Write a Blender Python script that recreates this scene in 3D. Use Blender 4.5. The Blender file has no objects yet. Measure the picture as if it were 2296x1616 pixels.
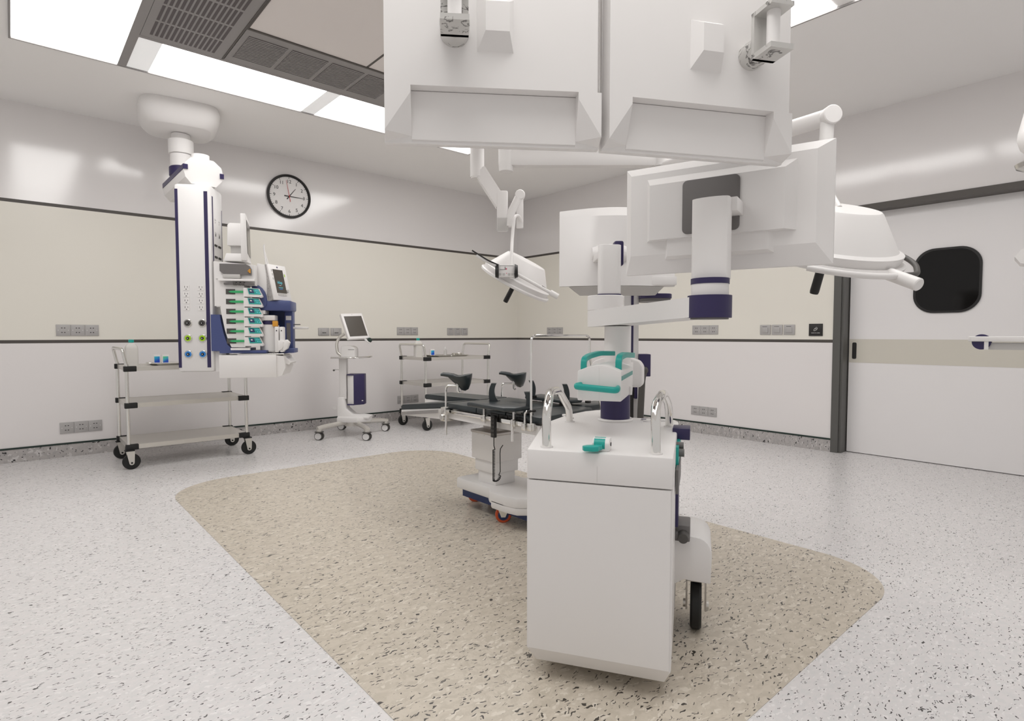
import bpy, bmesh, math, random
from mathutils import Vector, Matrix, Euler
random.seed(7)
R = math.radians
SC = bpy.context.scene
COL = SC.collection

# ---------------------------------------------------------------- camera
CAM_H = 1.1
yaw, pitch = R(48.984), R(2.5736)
F = Vector((math.cos(yaw)*math.cos(pitch), math.sin(yaw)*math.cos(pitch), -math.sin(pitch)))
RT = Vector((math.sin(yaw), -math.cos(yaw), 0))
UP = RT.cross(F)
cd = bpy.data.cameras.new('camera')
cd.sensor_fit = 'HORIZONTAL'; cd.sensor_width = 36.0
cd.lens = 1287.26/2296*36.0
cd.clip_start = 0.05; cd.clip_end = 60
cam = bpy.data.objects.new('camera', cd); COL.objects.link(cam)
M = Matrix((RT, UP, -F)).transposed().to_4x4(); M.translation = (0, 0, CAM_H)
cam.matrix_world = M
SC.camera = cam

# ---------------------------------------------------------------- world, exposure
w = bpy.data.worlds.new('world'); SC.world = w; w.use_nodes = True
bgn = w.node_tree.nodes['Background']
bgn.inputs['Color'].default_value = (0.95, 0.915, 0.885, 1)
bgn.inputs['Strength'].default_value = 0.56
SC.view_settings.view_transform = 'Standard'
SC.view_settings.look = 'None'
SC.view_settings.gamma = 1
SC.view_settings.use_curve_mapping = False
SC.view_settings.exposure = 0.085
LAMP = 5.0        # strength of the ceiling light panels

XW, YW, ZC = 5.773, 6.516, 3.078     # right wall, left wall, ceiling height
XB, YB = -1.93, -1.0                  # how far the room is modelled behind the camera

# ---------------------------------------------------------------- materials
def nt(name):
    m = bpy.data.materials.new(name); m.use_nodes = True
    t = m.node_tree; return m, t.nodes, t.links, t.nodes['Principled BSDF']
def mat(name, c, r=0.45, metal=0.0, spec=0.5, coat=0.0, emit=None, es=0.0):
    m, n, l, b = nt(name)
    b.inputs['Base Color'].default_value = (*c, 1)
    b.inputs['Roughness'].default_value = r
    b.inputs['Metallic'].default_value = metal
    b.inputs['Specular IOR Level'].default_value = spec
    b.inputs['Coat Weight'].default_value = coat
    if emit:
        b.inputs['Emission Color'].default_value = (*emit, 1)
        b.inputs['Emission Strength'].default_value = es
    return m
def math_node(n, l, op, a, b=None):
    x = n.new('ShaderNodeMath'); x.operation = op
    for i, v in enumerate((a, b)):
        if v is None: continue
        if isinstance(v, (int, float)): x.inputs[i].default_value = v
        else: l.new(v, x.inputs[i])
    return x.outputs[0]
def mixc(n, l, f, a, b):
    x = n.new('ShaderNodeMix'); x.data_type = 'RGBA'
    if isinstance(f, (int, float)): x.inputs[0].default_value = f
    else: l.new(f, x.inputs[0])
    for i, v in ((6, a), (7, b)):
        if isinstance(v, tuple): x.inputs[i].default_value = (*v, 1)
        else: l.new(v, x.inputs[i])
    return x.outputs[2]
def flakes(n, l, vec, scale, stretch, rot, keep, size):
    """elongated chips: distorted stretched voronoi cells, only some of them filled"""
    mp = n.new('ShaderNodeMapping'); l.new(vec, mp.inputs[0])
    mp.inputs['Rotation'].default_value = (0, 0, rot)
    mp.inputs['Scale'].default_value = (1, stretch, 1)
    v = n.new('ShaderNodeTexVoronoi'); v.inputs['Scale'].default_value = scale
    v.inputs['Randomness'].default_value = 1
    l.new(mp.outputs[0], v.inputs['Vector'])
    sp = n.new('ShaderNodeSeparateColor'); l.new(v.outputs['Color'], sp.inputs[0])
    pick = math_node(n, l, 'LESS_THAN', sp.outputs[0], keep)
    rad = math_node(n, l, 'MULTIPLY', sp.outputs[1], size)
    inside = math_node(n, l, 'LESS_THAN', v.outputs['Distance'], rad)
    return math_node(n, l, 'MULTIPLY', pick, inside)
def vinyl(name, base, alt, light, dark, k, bump, rough, ks=1.0, kk=1.0):
    m, n, l, b = nt(name)
    tc = n.new('ShaderNodeTexCoord')
    nz = n.new('ShaderNodeTexNoise'); nz.inputs['Scale'].default_value = 38*k; nz.inputs['Detail'].default_value = 2
    l.new(tc.outputs['Object'], nz.inputs['Vector'])
    sub = n.new('ShaderNodeVectorMath'); sub.operation = 'SUBTRACT'; l.new(nz.outputs['Color'], sub.inputs[0]); sub.inputs[1].default_value = (.5, .5, .5)
    scl = n.new('ShaderNodeVectorMath'); scl.operation = 'SCALE'; l.new(sub.outputs[0], scl.inputs[0]); scl.inputs['Scale'].default_value = 0.035/k
    add = n.new('ShaderNodeVectorMath'); add.operation = 'ADD'; l.new(tc.outputs['Object'], add.inputs[0]); l.new(scl.outputs[0], add.inputs[1])
    vec = add.outputs[0]
    # soft mottling
    n2 = n.new('ShaderNodeTexNoise'); n2.inputs['Scale'].default_value = 30*k; n2.inputs['Detail'].default_value = 3
    mp = n.new('ShaderNodeMapping'); mp.inputs['Rotation'].default_value = (0, 0, .6); mp.inputs['Scale'].default_value = (1, 2.2, 1)
    l.new(vec, mp.inputs[0]); l.new(mp.outputs[0], n2.inputs['Vector'])
    rmp = n.new('ShaderNodeValToRGB'); rmp.color_ramp.elements[0].position = .42; rmp.color_ramp.elements[1].position = .6
    l.new(n2.outputs['Fac'], rmp.inputs[0])
    c = mixc(n, l, rmp.outputs[0], base, alt)
    c = mixc(n, l, flakes(n, l, vec, 36*k, 3.2, 0.5, .32, .58), c, light)
    c = mixc(n, l, flakes(n, l, vec, 46*k, 3.4, -.4, .28, .52), c, light)
    mask = None
    for sc, st, ro, kp, sz in ((52, 4.2, .9, .19, .44), (46, 4.6, 0.1, .16, .42), (66, 3.6, -.7, .18, .38), (34, 2.2, .4, .05, .30)):
        f = flakes(n, l, vec, sc*k*ks, st, ro, kp*kk, sz)
        mask = f if mask is None else math_node(n, l, 'MAXIMUM', mask, f)
    c = mixc(n, l, mask, c, dark)
    l.new(c, b.inputs['Base Color'])
    b.inputs['Roughness'].default_value = rough
    bp = n.new('ShaderNodeBump'); bp.inputs['Strength'].default_value = bump; bp.inputs['Distance'].default_value = .004
    n3 = n.new('ShaderNodeTexNoise'); n3.inputs['Scale'].default_value = 70*k; n3.inputs['Detail'].default_value = 4
    l.new(vec, n3.inputs['Vector']); l.new(n3.outputs['Fac'], bp.inputs['Height']); l.new(bp.outputs[0], b.inputs['Normal'])
    return m
def veined(name, base, vein, scale, r, metal):
    m, n, l, b = nt(name)
    tc = n.new('ShaderNodeTexCoord')
    nz = n.new('ShaderNodeTexNoise'); nz.inputs['Scale'].default_value = scale; nz.inputs['Detail'].default_value = 4; nz.inputs['Distortion'].default_value = 1.2
    l.new(tc.outputs['Object'], nz.inputs['Vector'])
    rmp = n.new('ShaderNodeValToRGB')
    e = rmp.color_ramp.elements
    e[0].position = .46; e[0].color = (*base, 1); e[1].position = .54; e[1].color = (*base, 1)
    x = e.new(.5); x.color = (*vein, 1)
    l.new(nz.outputs['Fac'], rmp.inputs[0])
    n2 = n.new('ShaderNodeTexNoise'); n2.inputs['Scale'].default_value = scale*.6
    l.new(tc.outputs['Object'], n2.inputs['Vector'])
    g = math_node(n, l, 'GREATER_THAN', n2.outputs['Fac'], .54)
    c = mixc(n, l, g, base, rmp.outputs[0])
    l.new(c, b.inputs['Base Color']); b.inputs['Roughness'].default_value = r; b.inputs['Metallic'].default_value = metal
    return m
def gradient_label(name, a, c2, c3):
    m, n, l, b = nt(name)
    tc = n.new('ShaderNodeTexCoord'); sp = n.new('ShaderNodeSeparateXYZ'); l.new(tc.outputs['Generated'], sp.inputs[0])
    s = math_node(n, l, 'ADD', math_node(n, l, 'MULTIPLY', sp.outputs[2], .8), math_node(n, l, 'MULTIPLY', sp.outputs[0], -.35))
    rmp = n.new('ShaderNodeValToRGB'); e = rmp.color_ramp.elements
    e[0].position = -.1; e[0].color = (*a, 1); e[1].position = .75; e[1].color = (*c3, 1)
    x = e.new(.35); x.color = (*c2, 1)
    l.new(s, rmp.inputs[0]); l.new(rmp.outputs[0], b.inputs['Base Color']); b.inputs['Roughness'].default_value = .4
    return m

MT = dict(
 wall=mat('upper_wall_paint', (.78, .755, .75), .13, spec=.9),
 wallmid=mat('beige_wall_panel', (.81, .78, .71), .28, spec=.45),
 walllow=mat('grey_wall_panel', (.80, .77, .765), .25, spec=.45),
 ceil=mat('ceiling_paint', (.93, .915, .905), .6),
 diffuser=mat('ceiling_screen', (.82, .77, .745), .6),
 strip=mat('dark_strip', (.075, .065, .058), .45),
 darkgreen=mat('green_black_strip', (.006, .022, .016), .4),
 grille=mat('grille_metal', (.30, .285, .28), .5),
 grilledark=mat('grille_gap', (.10, .085, .088), .6),
 blank=mat('glowing_blank_cover', (.85, .85, .85), .5, emit=(1, 1, 1), es=.28),  # no lamp: faint glow added to the material so the covers look lit
 lamp=mat('lamp_panel', (1, 1, 1), .5, emit=(1, .985, .965), es=LAMP),
 door=mat('door_laminate', (.82, .80, .80), .35),
 doorband=mat('door_band', (.63, .60, .53), .4),
 doorframe=mat('door_frame_metal', (.10, .098, .092), .4),
 black=mat('black_plastic', (.008, .007, .007), .45),
 gloss=mat('dark_glass', (.006, .0055, .0055), .08, spec=.3),
 rubber=mat('black_rubber', (.006, .006, .006), .6),
 white=mat('white_plastic', (.80, .78, .77), .42),
 white2=mat('white_enamel', (.78, .765, .758), .33),
 grey=mat('light_grey_plastic', (.52, .505, .49), .45),
 midgrey=mat('grey_plate', (.155, .145, .142), .5),
 darkgrey=mat('dark_grey', (.075, .07, .065), .5),
 purple=mat('purple_plastic', (.024, .016, .078), .42),
 navy=mat('navy_plastic', (.012, .03, .12), .4),
 blue=mat('blue_plastic', (.058, .078, .215), .4),
 teal=mat('teal_plastic', (.012, .36, .315), .35),
 tealdark=mat('teal_band', (.05, .30, .27), .4),
 green=mat('green_plastic', (.04, .42, .15), .4),
 lime=mat('lime_ring', (.36, .62, .02), .35),
 azure=mat('azure_ring', (.03, .22, .62), .35),
 cyan=mat('cyan_print', (.12, .62, .75), .4),
 orange=mat('orange_plastic', (.65, .30, .03), .4),
 orangewheel=mat('orange_tyre', (.62, .09, .02), .45),
 red=mat('red_paint', (.55, .015, .02), .4),
 magenta=mat('magenta_dot', (.6, .01, .10), .4),
 chrome=mat('chrome', (.82, .81, .79), .1, metal=1),
 chromer=mat('worn_chrome', (.74, .73, .70), .22, metal=1),
 steel=mat('brushed_steel', (.48, .455, .435), .33, metal=1),
 steell=mat('pale_steel', (.66, .64, .60), .32, metal=.75),
 pad=mat('dark_upholstery', (.022, .030, .034), .36, spec=.55),
 screen=mat('off_screen', (.085, .075, .064), .22),
 socket=mat('socket_plate', (.44, .425, .42), .42, metal=.1),
 bottle=mat('milky_plastic', (.66, .64, .61), .4),
 ink=mat('black_ink', (.015, .013, .013), .5),
 pale=mat('white_print', (.75, .74, .73), .5),
 speck=veined('speckled_casing', (.42, .40, .39), (.05, .04, .04), 160, .5, 0),
 marble=veined('veined_chrome', (.62, .61, .59), (.07, .065, .06), 20, .3, .35),
 whiteline=mat('seam_line', (.60, .585, .575), .5),
 lab1=gradient_label('blue_box_label', (.0, .05, .50), (.01, .25, .62), (.05, .55, .60)),
 lab2=gradient_label('green_box_label', (.01, .08, .5), (.05, .45, .55), (.15, .65, .25)),
)
MT['floor'] = vinyl('speckled_floor_vinyl', (.73, .705, .705), (.69, .68, .68), (.80, .78, .78), (.075, .07, .07), 1.0, .10, .27)
MT['patch'] = vinyl('beige_floor_vinyl', (.60, .54, .455), (.53, .475, .395), (.675, .62, .535), (.055, .048, .040), .68, .35, .30, kk=1.45)
MT['terrazzo'] = vinyl('terrazzo_base', (.46, .435, .425), (.40, .38, .375), (.58, .56, .55), (.012, .011, .011), .62, .05, .4, 1.0)

# ---------------------------------------------------------------- mesh helpers
def BM(): return bmesh.new()
def faces_from(bm, rings, close=True, caps=True):
    vs = [[bm.verts.new(p) for p in r] for r in rings]
    n = len(vs[0])
    for a, b in zip(vs, vs[1:]):
        for i in range(n if close else n-1):
            j = (i+1) % n
            bm.faces.new((a[i], a[j], b[j], b[i]))
    if caps:
        bm.faces.new(list(reversed(vs[0]))); bm.faces.new(vs[-1])
    return vs
def box(bm, x0, x1, y0, y1, z0, z1, bev=0.0, seg=2):
    t = BM()
    c = bmesh.ops.create_cube(t, size=1)
    for v in t.verts:
        v.co = Vector((x0+(v.co.x+.5)*(x1-x0), y0+(v.co.y+.5)*(y1-y0), z0+(v.co.z+.5)*(z1-z0)))
    if bev: bmesh.ops.bevel(t, geom=t.edges[:], offset=bev, segments=seg, affect='EDGES', profile=.5)
    merge(bm, t); return bm
def merge(bm, t, mtx=None):
    if mtx: t.transform(mtx)
    vm = {v: bm.verts.new(v.co) for v in t.verts}
    for f in t.faces:
        try: bm.faces.new([vm[v] for v in f.verts])
        except ValueError: pass
    t.free()
def basis(d):
    d = d.normalized(); a = Vector((0, 0, 1)) if abs(d.z) < .9 else Vector((1, 0, 0))
    u = a.cross(d).normalized(); return u, d.cross(u)
def cyl(bm, p0, p1, r, r1=None, seg=24, bev=0):
    p0, p1 = Vector(p0), Vector(p1); r1 = r if r1 is None else r1
    u, v = basis(p1-p0); d = (p1-p0).normalized()
    rows = [(p0, r), (p1, r1)]
    if bev: rows = [(p0, r-bev), (p0+d*bev, r), (p1-d*bev, r1), (p1, r1-bev)]
    faces_from(bm, [[c+u*(math.cos(k*2*math.pi/seg)*q)+v*(math.sin(k*2*math.pi/seg)*q) for k in range(seg)] for c, q in rows])
    return bm
def smooth_path(pts, rad, n=6):
    pts = [Vector(p) for p in pts]; out = [pts[0]]
    for a, b, c in zip(pts, pts[1:], pts[2:]):
        r = min(rad, (b-a).length*.49, (c-b).length*.49)
        s = b+(a-b).normalized()*r; e = b+(c-b).normalized()*r
        for i in range(n+1):
            t = i/n; out.append(s*(1-t)**2+b*2*t*(1-t)+e*t*t)
    out.append(pts[-1]); return out
def tube(bm, pts, r, seg=12, rad=0.0, n=6, flat=1.0):
    pts = smooth_path(pts, rad, n) if rad else [Vector(p) for p in pts]
    cl = [pts[0]]
    for p in pts[1:]:
        if (p-cl[-1]).length > 1e-5: cl.append(p)
    pts = cl; rings = []; u = None
    for i, p in enumerate(pts):
        d = (pts[min(i+1, len(pts)-1)]-pts[max(i-1, 0)]).normalized()
        if u is None: u, v = basis(d)
        else:
            u = (u-d*u.dot(d)).normalized(); v = d.cross(u)
        rings.append([p+u*(math.cos(k*2*math.pi/seg)*r*flat)+v*(math.sin(k*2*math.pi/seg)*r) for k in range(seg)])
    faces_from(bm, rings); return bm
def lathe(bm, prof, seg=40, c=(0, 0, 0), mtx=None, caps=True):
    t = BM(); c = Vector(c)
    faces_from(t, caps=caps, rings=[[c+Vector((math.cos(k*2*math.pi/seg)*max(r, 1e-4), math.sin(k*2*math.pi/seg)*max(r, 1e-4), z)) for k in range(seg)] for r, z in prof])
    merge(bm, t, mtx); return bm
def prism(bm, poly, a, b, axis='z', bev=0):
    """poly of 2d points extruded from a to b along axis; axis x: (y,z), y: (x,z), z: (x,y)"""
    f = {'x': lambda p, t: (t, p[0], p[1]), 'y': lambda p, t: (p[0], t, p[1]), 'z': lambda p, t: (p[0], p[1], t)}[axis]
    t = BM(); faces_from(t, [[f(p, a) for p in poly], [f(p, b) for p in poly]])
    bmesh.ops.recalc_face_normals(t, faces=t.faces[:])
    if bev: bmesh.ops.bevel(t, geom=t.edges[:], offset=bev, segments=2, affect='EDGES', profile=.5)
    merge(bm, t); return bm
def rrect(x0, x1, y0, y1, r, n=6):
    out = []
    for cx, cy, a in ((x1-r, y1-r, 0), (x0+r, y1-r, 90), (x0+r, y0+r, 180), (x1-r, y0+r, 270)):
        for k in range(n+1):
            t = R(a+90*k/n); out.append((cx+math.cos(t)*r, cy+math.sin(t)*r))
    return out
def children_root(o):
    while o.parent: o = o.parent
    return o
bpy.context.view_layer.update()
def world_of(o):
    m = o.matrix_basis.copy()
    while o.parent: o = o.parent; m = o.matrix_basis @ m
    return m
def obj(name, bm, m, parent=None, world=False, ang=32, label=None):
    if world and parent: bm.transform(world_of(parent).inverted())
    bmesh.ops.recalc_face_normals(bm, faces=bm.faces[:])
    a = R(ang)
    for f in bm.faces: f.smooth = True
    for e in bm.edges:
        e.smooth = not (len(e.link_faces) != 2 or e.calc_face_angle(0) > a)
    me = bpy.data.meshes.new(name); bm.to_mesh(me); bm.free()
    me.materials.append(MT[m] if isinstance(m, str) else m)
    o = bpy.data.objects.new(name, me); COL.objects.link(o)
    if parent: o.parent = parent
    if label: o['label'] = label
    return o
def tag(o, label, cat, group=None):
    o['label'] = label; o['category'] = cat
    if group: o['group'] = group
    return o
def thing(name, label, cat, loc=(0, 0, 0), rz=0.0, group=None):
    o = bpy.data.objects.new(name, None); COL.objects.link(o)
    o.empty_display_size = .1; o.location = loc; o.rotation_euler = (0, 0, R(rz))
    return tag(o, label, cat, group)
def struct(name, bm, m, parent=None, **k):
    o = obj(name, bm, m, parent, **k)
    if not parent: o['kind'] = 'structure'
    return o
def copy_tree(o, parent=None):
    c = o.copy(); COL.objects.link(c)
    if parent: c.parent = parent
    for ch in [x for x in bpy.data.objects if x.parent == o]: copy_tree(ch, c)
    return c
def B(*a, **k): return box(BM(), *a, **k)
def text(bm, s, size, mtx, depth=.0006, align='CENTER'):
    cu = bpy.data.curves.new('glyphs', 'FONT'); cu.body = s; cu.size = size; cu.extrude = depth
    cu.align_x = align; cu.align_y = 'CENTER'; cu.resolution_u = 3
    o = bpy.data.objects.new('glyphs', cu); COL.objects.link(o)
    dg = bpy.context.evaluated_depsgraph_get(); me = bpy.data.meshes.new_from_object(o.evaluated_get(dg))
    t = BM(); t.from_mesh(me); merge(bm, t, mtx)
    bpy.data.objects.remove(o); bpy.data.curves.remove(cu); bpy.data.meshes.remove(me)
    return bm
def MX(x, y, n, o):
    m = Matrix((Vector(x), Vector(y), Vector(n))).transposed().to_4x4(); m.translation = o; return m

# ================================================================ ROOM
def plane_poly(pts):
    bm = BM(); bm.faces.new([bm.verts.new(p) for p in pts]); return bm
# floor: solid slab, the beige inlay sits flush on it as a thin sheet
struct('floor', B(XB-.1, XW+.2, YB-.1, YW+.1, -.12, 0), 'floor')
bm = BM()
pp = []
for cx, cy, r, a in ((2.62, 4.30, .45, 0), (1.24, 4.30, .45, 90), (1.15, 1.12, .36, 180), (2.69, 1.12, .36, 270)):
    for k in range(13):
        t = R(a+90*k/12); pp.append((cx+math.cos(t)*r, cy+math.sin(t)*r))
o = struct('trim_1', prism(BM(), pp, .0004, .0016), 'patch'); o['label'] = 'beige speckled vinyl inlay in the floor'
struct('ceiling', B(XB-.1, XW+.2, YB-.1, YW+.1, ZC, ZC+.12), 'ceil')
# left wall (y = YW) and right wall (x = XW), each in three bands
def wall(name, along, pos, a0, a1, sign):
    def bb(u0, u1, t0, t1, z0, z1):
        lo, hi = sorted((pos+sign*t0, pos+sign*t1))
        return B(u0, u1, lo, hi, z0, z1) if along == 'x' else B(lo, hi, u0, u1, z0, z1)
    w = struct(name, bb(a0, a1, -.10, 0, 0, ZC), 'wall')
    struct('middle_panel', bb(a0, a1, .0005, .002, 1.0536, 2.226), 'wallmid', w)
    struct('lower_panel', bb(a0, a1, .0005, .002, .127, 1.0253), 'walllow', w)
    struct('upper_strip', bb(a0, a1, .0005, .003, 2.226, 2.2544), 'strip', w)
    struct('lower_strip', bb(a0, a1, .0005, .003, 1.0253, 1.0536), 'strip', w)
    return bb
bl = wall('wall_left', 'x', YW, XB, XW, -1)
br = wall('wall_right', 'y', XW, 2.075, YW, -1)
for nm, f, a0, a1 in (('left', bl, XB, XW), ('right', br, 2.075, YW)):
    b_ = struct('baseboard_'+nm, f(a0, a1, 0, .006, 0, .113), 'terrazzo')
    struct('top_strip', f(a0, a1, .0, .010, .113, .128), 'darkgreen', b_)
# wall above and beside the door
w2 = struct('wall_right_upper', B(XW, XW+.10, YB, 2.075, 2.2565, ZC), 'wall')
w3 = struct('wall_right_end', B(XW, XW+.10, YB, .30, 0, 2.2565), 'wall')
# door frame and sliding door
XD = 5.90
fr_ = struct('trim_2', B(XW-.012, XD+.03, 2.012, 2.075, 0, 2.2565), 'doorframe')
struct('jamb', B(XW+.004, XD+.03, 1.990, 2.012, 0, 2.205), 'doorframe', fr_)
struct('header', B(XW-.012, XD+.03, .30, 2.075, 2.204, 2.2565), 'strip', fr_)
struct('door_gap', B(XD+.010, XD+.028, 1.975, 1.990, 0, 2.204), 'black', fr_)
dr = struct('door_1', B(XD, XD+.05, .30, 1.982, .006, 2.203), 'door')
struct('colour_band', B(XD-.002, XD+.001, .30, 1.980, .842, 1.059), 'doorband', dr)
hp = rrect(1.918, 1.953, .876, 1.028, .012)
struct('recessed_handle', prism(BM(), hp, XD-.006, XD-.001, 'x'), 'black', dr)
pan = rrect(1.02, 1.485, 1.283, 1.826, .15, 10)
wf = prism(BM(), pan, XD-.012, XD-.002, 'x')
win = struct('window_1', wf, 'black'); win['label'] = 'black rounded window frame in the sliding door'
struct('pane', prism(BM(), rrect(1.038, 1.467, 1.301, 1.808, .138, 10), XD-.0135, XD-.0118, 'x'), 'gloss', win)
struct('wall_behind_door', B(XD+.06, XD+.10, .2, 2.1, 0, 2.3), 'wall')

# ---- ceiling lighting ring and grilles
def light_panel(x0, x1, y0, y1, label, blank=False):
    t = thing('ceiling_light_panel' if not blank else 'ceiling_blank_panel', label, 'ceiling light' if not blank else 'ceiling panel',
              ((x0+x1)/2, (y0+y1)/2, ZC), group='light panels round the ceiling rectangle' if not blank else 'blank covers between the light panels')
    hx, hy = (x1-x0)/2, (y1-y0)/2
    obj('diffuser' if not blank else 'cover', B(-hx, hx, -hy, hy, -.004, -.0005), 'lamp' if not blank else 'blank', t)
    return t
def frame_bars(x0, x1, y0, y1, wd, z0=-.012):
    bm = BM()
    box(bm, x0-wd, x0, y0-wd, y1+wd, ZC+z0, ZC-.0003); box(bm, x1, x1+wd, y0-wd, y1+wd, ZC+z0, ZC-.0003)
    box(bm, x0, x1, y0-wd, y0, ZC+z0, ZC-.0003); box(bm, x0, x1, y1, y1+wd, ZC+z0, ZC-.0003); return bm
FX0, FX1, FY0, FY1 = .050, 3.82, .37, 5.125
fr = struct('trim_3', frame_bars(FX0, FX1, FY0, FY1, .012), 'grille'); fr['label'] = 'thin grey frame round the ceiling light ring'
struct('inner_bar', B(.636, .690, FY0, FY1, ZC-.010, ZC-.0003), 'grille', fr)
struct('inner_bar', B(3.16, 3.20, FY0, FY1, ZC-.010, ZC-.0003), 'grille', fr)
struct('inner_bar', B(.69, 3.16, 4.525, 4.560, ZC-.010, ZC-.0003), 'grille', fr)
struct('inner_bar', B(.69, 3.16, .945, .985, ZC-.010, ZC-.0003), 'grille', fr)
light_panel(.052, .636, 2.60, 5.123, 'big square ceiling light at the far left corner of the ring')
light_panel(.052, .636, .372, 2.45, 'long ceiling light on the left side of the ring, nearest the camera')
light_panel(.052, .636, 2.45, 2.60, 'blank cover in the left row of ceiling lights', True)
light_panel(.690, .830, 4.560, 5.123, 'blank white cover beside the far left corner ceiling light', True)
light_panel(.830, 1.985, 4.560, 5.123, 'long ceiling light along the left wall, first after the corner')
light_panel(1.985, 2.105, 4.560, 5.123, 'blank white cover between the two long ceiling lights', True)
light_panel(2.105, 3.160, 4.560, 5.123, 'long ceiling light along the left wall, running behind the hanging monitors')
light_panel(3.20, 3.818, 3.10, 5.123, 'ceiling light at the far right corner, a white wedge below the hanging monitors')
light_panel(3.20, 3.818, 1.40, 3.00, 'ceiling light above the operating room door side, right of the hanging monitors')
light_panel(3.20, 3.818, .372, 1.30, 'ceiling light at the near right corner of the ring')
light_panel(.690, 1.90, .372, .945, 'ceiling light in the near row over the camera')
light_panel(2.0, 3.160, .372, .945, 'ceiling light in the near row beside the door side')
# slotted air grille along the left side
g = thing('slotted_air_grille', 'dark grey ceiling air grille with rows of short slots beside the square light', 'air vent', (.94, 2.75, ZC))
obj('frame_plate', B(.692, 1.198, .99, 4.523, ZC-.010, ZC-.0003), 'grille', g, world=True)
bm = BM()
y = 4.468
while y > 1.2:
    for i in range(14):
        x = .738+i*.0285
        box(bm, x, x+.0165, y-.205, y, ZC-.0115, ZC-.0095)
    y -= .232
o = obj('slot', bm, 'grilledark', g, world=True); o['kind'] = 'stuff'
obj('joint_line', B(1.186, 1.196, .99, 4.523, ZC-.014, ZC-.010), 'strip', g, world=True)
# louvred grilles
def louvre(x0, x1, y0, y1, label, horiz=True):
    t = thing('louvred_air_grille', label, 'air vent', ((x0+x1)/2, (y0+y1)/2, ZC), group='louvred ceiling vents')
    obj('backing', B(x0, x1, y0, y1, ZC-.0115, ZC-.0103), 'grilledark', t, world=True)
    bm = BM(); n = 17
    for i in range(n):
        if horiz:
            a = y0+(y1-y0)*(i+.15)/n; box(bm, x0, x1, a, a+(y1-y0)/n*.5, ZC-.016, ZC-.0115)
        else:
            a = x0+(x1-x0)*(i+.15)/n; box(bm, a, a+(x1-x0)/n*.5, y0, y1, ZC-.016, ZC-.0115)
    obj('louvre_blades', bm, 'grille', t, world=True)
bp = thing('grille_plate', 'dark grey ceiling strip that carries the louvred vents', 'ceiling panel', (1.9, 4.25, ZC))
obj('plate', B(1.202, 3.158, 3.985, 4.523, ZC-.010, ZC-.0003), 'grille', bp, world=True)
obj('plate', B(1.202, 3.158, .99, 1.52, ZC-.010, ZC-.0003), 'grille', bp, world=True)
obj('plate', B(2.66, 3.158, 1.52, 3.985, ZC-.010, ZC-.0003), 'grille', bp, world=True)
LV = ((1.238, 1.494, 'louvred ceiling vent, first one right of the slotted grille'), (1.524, 1.781, 'louvred ceiling vent, middle of the three visible squares'),
      (1.812, 2.063, 'louvred ceiling vent, third square from the slotted grille'), (2.092, 2.345, 'louvred ceiling vent at the edge of the hanging monitors'))
for a, b, lb in LV: louvre(a, b, 4.065, 4.445, lb)
scr = struct('trim_4', B(1.202, 2.655, 1.525, 3.980, ZC-.006, ZC-.0003), 'diffuser'); scr['label'] = 'pale inner ceiling panel'
struct('panel_joint', B(2.028, 2.044, 1.525, 3.980, ZC-.008, ZC-.006), 'strip', scr)
struct('edge_strip', B(1.202, 2.655, 3.966, 3.984, ZC-.013, ZC-.006), 'strip', scr)
struct('edge_strip', B(1.198, 1.208, 1.525, 3.984, ZC-.012, ZC-.006), 'strip', scr)

# ================================================================ WALL FITTINGS
def wall_frame(side, u, z):
    """matrix whose x runs right in the picture, y up, z out of the wall"""
    if side == 'L': return MX((1, 0, 0), (0, 0, 1), (0, -1, 0), (u, YW-.002, z))
    return MX((0, -1, 0), (0, 0, 1), (-1, 0, 0), (XW-.002, u, z))
def fit(name, label, cat, side, u, z, group=None):
    o = bpy.data.objects.new(name, None); COL.objects.link(o); o.empty_display_size = .05
    o.matrix_basis = wall_frame(side, u, z); return tag(o, label, cat, group)
def sockets(side, u, z, label):
    t = fit('wall_socket', label, 'socket', side, u, z, 'triple wall sockets')
    for i in (-1, 0, 1):
        c = i*.104
        p = obj('socket_plate', B(c-.0512, c+.0512, -.05, .05, 0, .008, bev=.002), 'socket', t)
        for sx in (-.010, .010):
            for sy in (-.020, .020): obj('pin_hole', B(c+sx-.005, c+sx+.005, sy-.0032, sy+.0032, .008, .0088), 'ink', p)
        for sx in (-.036, .036): obj('screw', cyl(BM(), (c+sx, 0, .008), (c+sx, 0, .0092), .0032, seg=10), 'pale', p)
    return t
def switches(side, u, z, label, pitch=.117, wd=.108):
    t = fit('light_switch', label, 'switch', side, u, z, 'triple switch plates')
    for i in (-1, 0, 1):
        c = i*pitch
        p = obj('switch_plate', B(c-wd/2, c+wd/2, -.05, .05, 0, .010, bev=.004), 'socket', t)
        obj('rocker', B(c-.028, c+.030, -.030, .024, .010, .016, bev=.003), 'socket', p)
        obj('indicator_print', B(c-.028, c+.020, .030, .034, .010, .0104), 'ink', p)
def dataport(side, u, z, label):
    t = fit('data_outlet', label, 'socket', side, u, z, 'data outlet plates')
    obj('outlet_plate', B(-.068, .068, -.045, .045, 0, .010, bev=.006), 'socket', t)
    p = obj('port_cover', B(-.036, .036, -.036, .036, .010, .015, bev=.004), 'socket', t)
    for k in range(4): obj('contact', B(-.022+k*.012, -.014+k*.012, -.018, -.006, .015, .0155), 'ink', p)
sockets('L', .450, 1.140, 'triple grey wall socket above the dark strip, far left of the picture')
sockets('L', .452, .262, 'triple grey wall socket low on the left wall beside the big trolley')
sockets('L', 3.868, 1.146, 'triple grey wall socket above the dark strip, behind the far trolley')
sockets('L', 3.867, .262, 'triple grey wall socket low on the wall behind the far trolley')
switches('L', 4.661, 1.143, 'triple grey switch plate on the left wall near the corner', pitch=.119)
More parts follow.
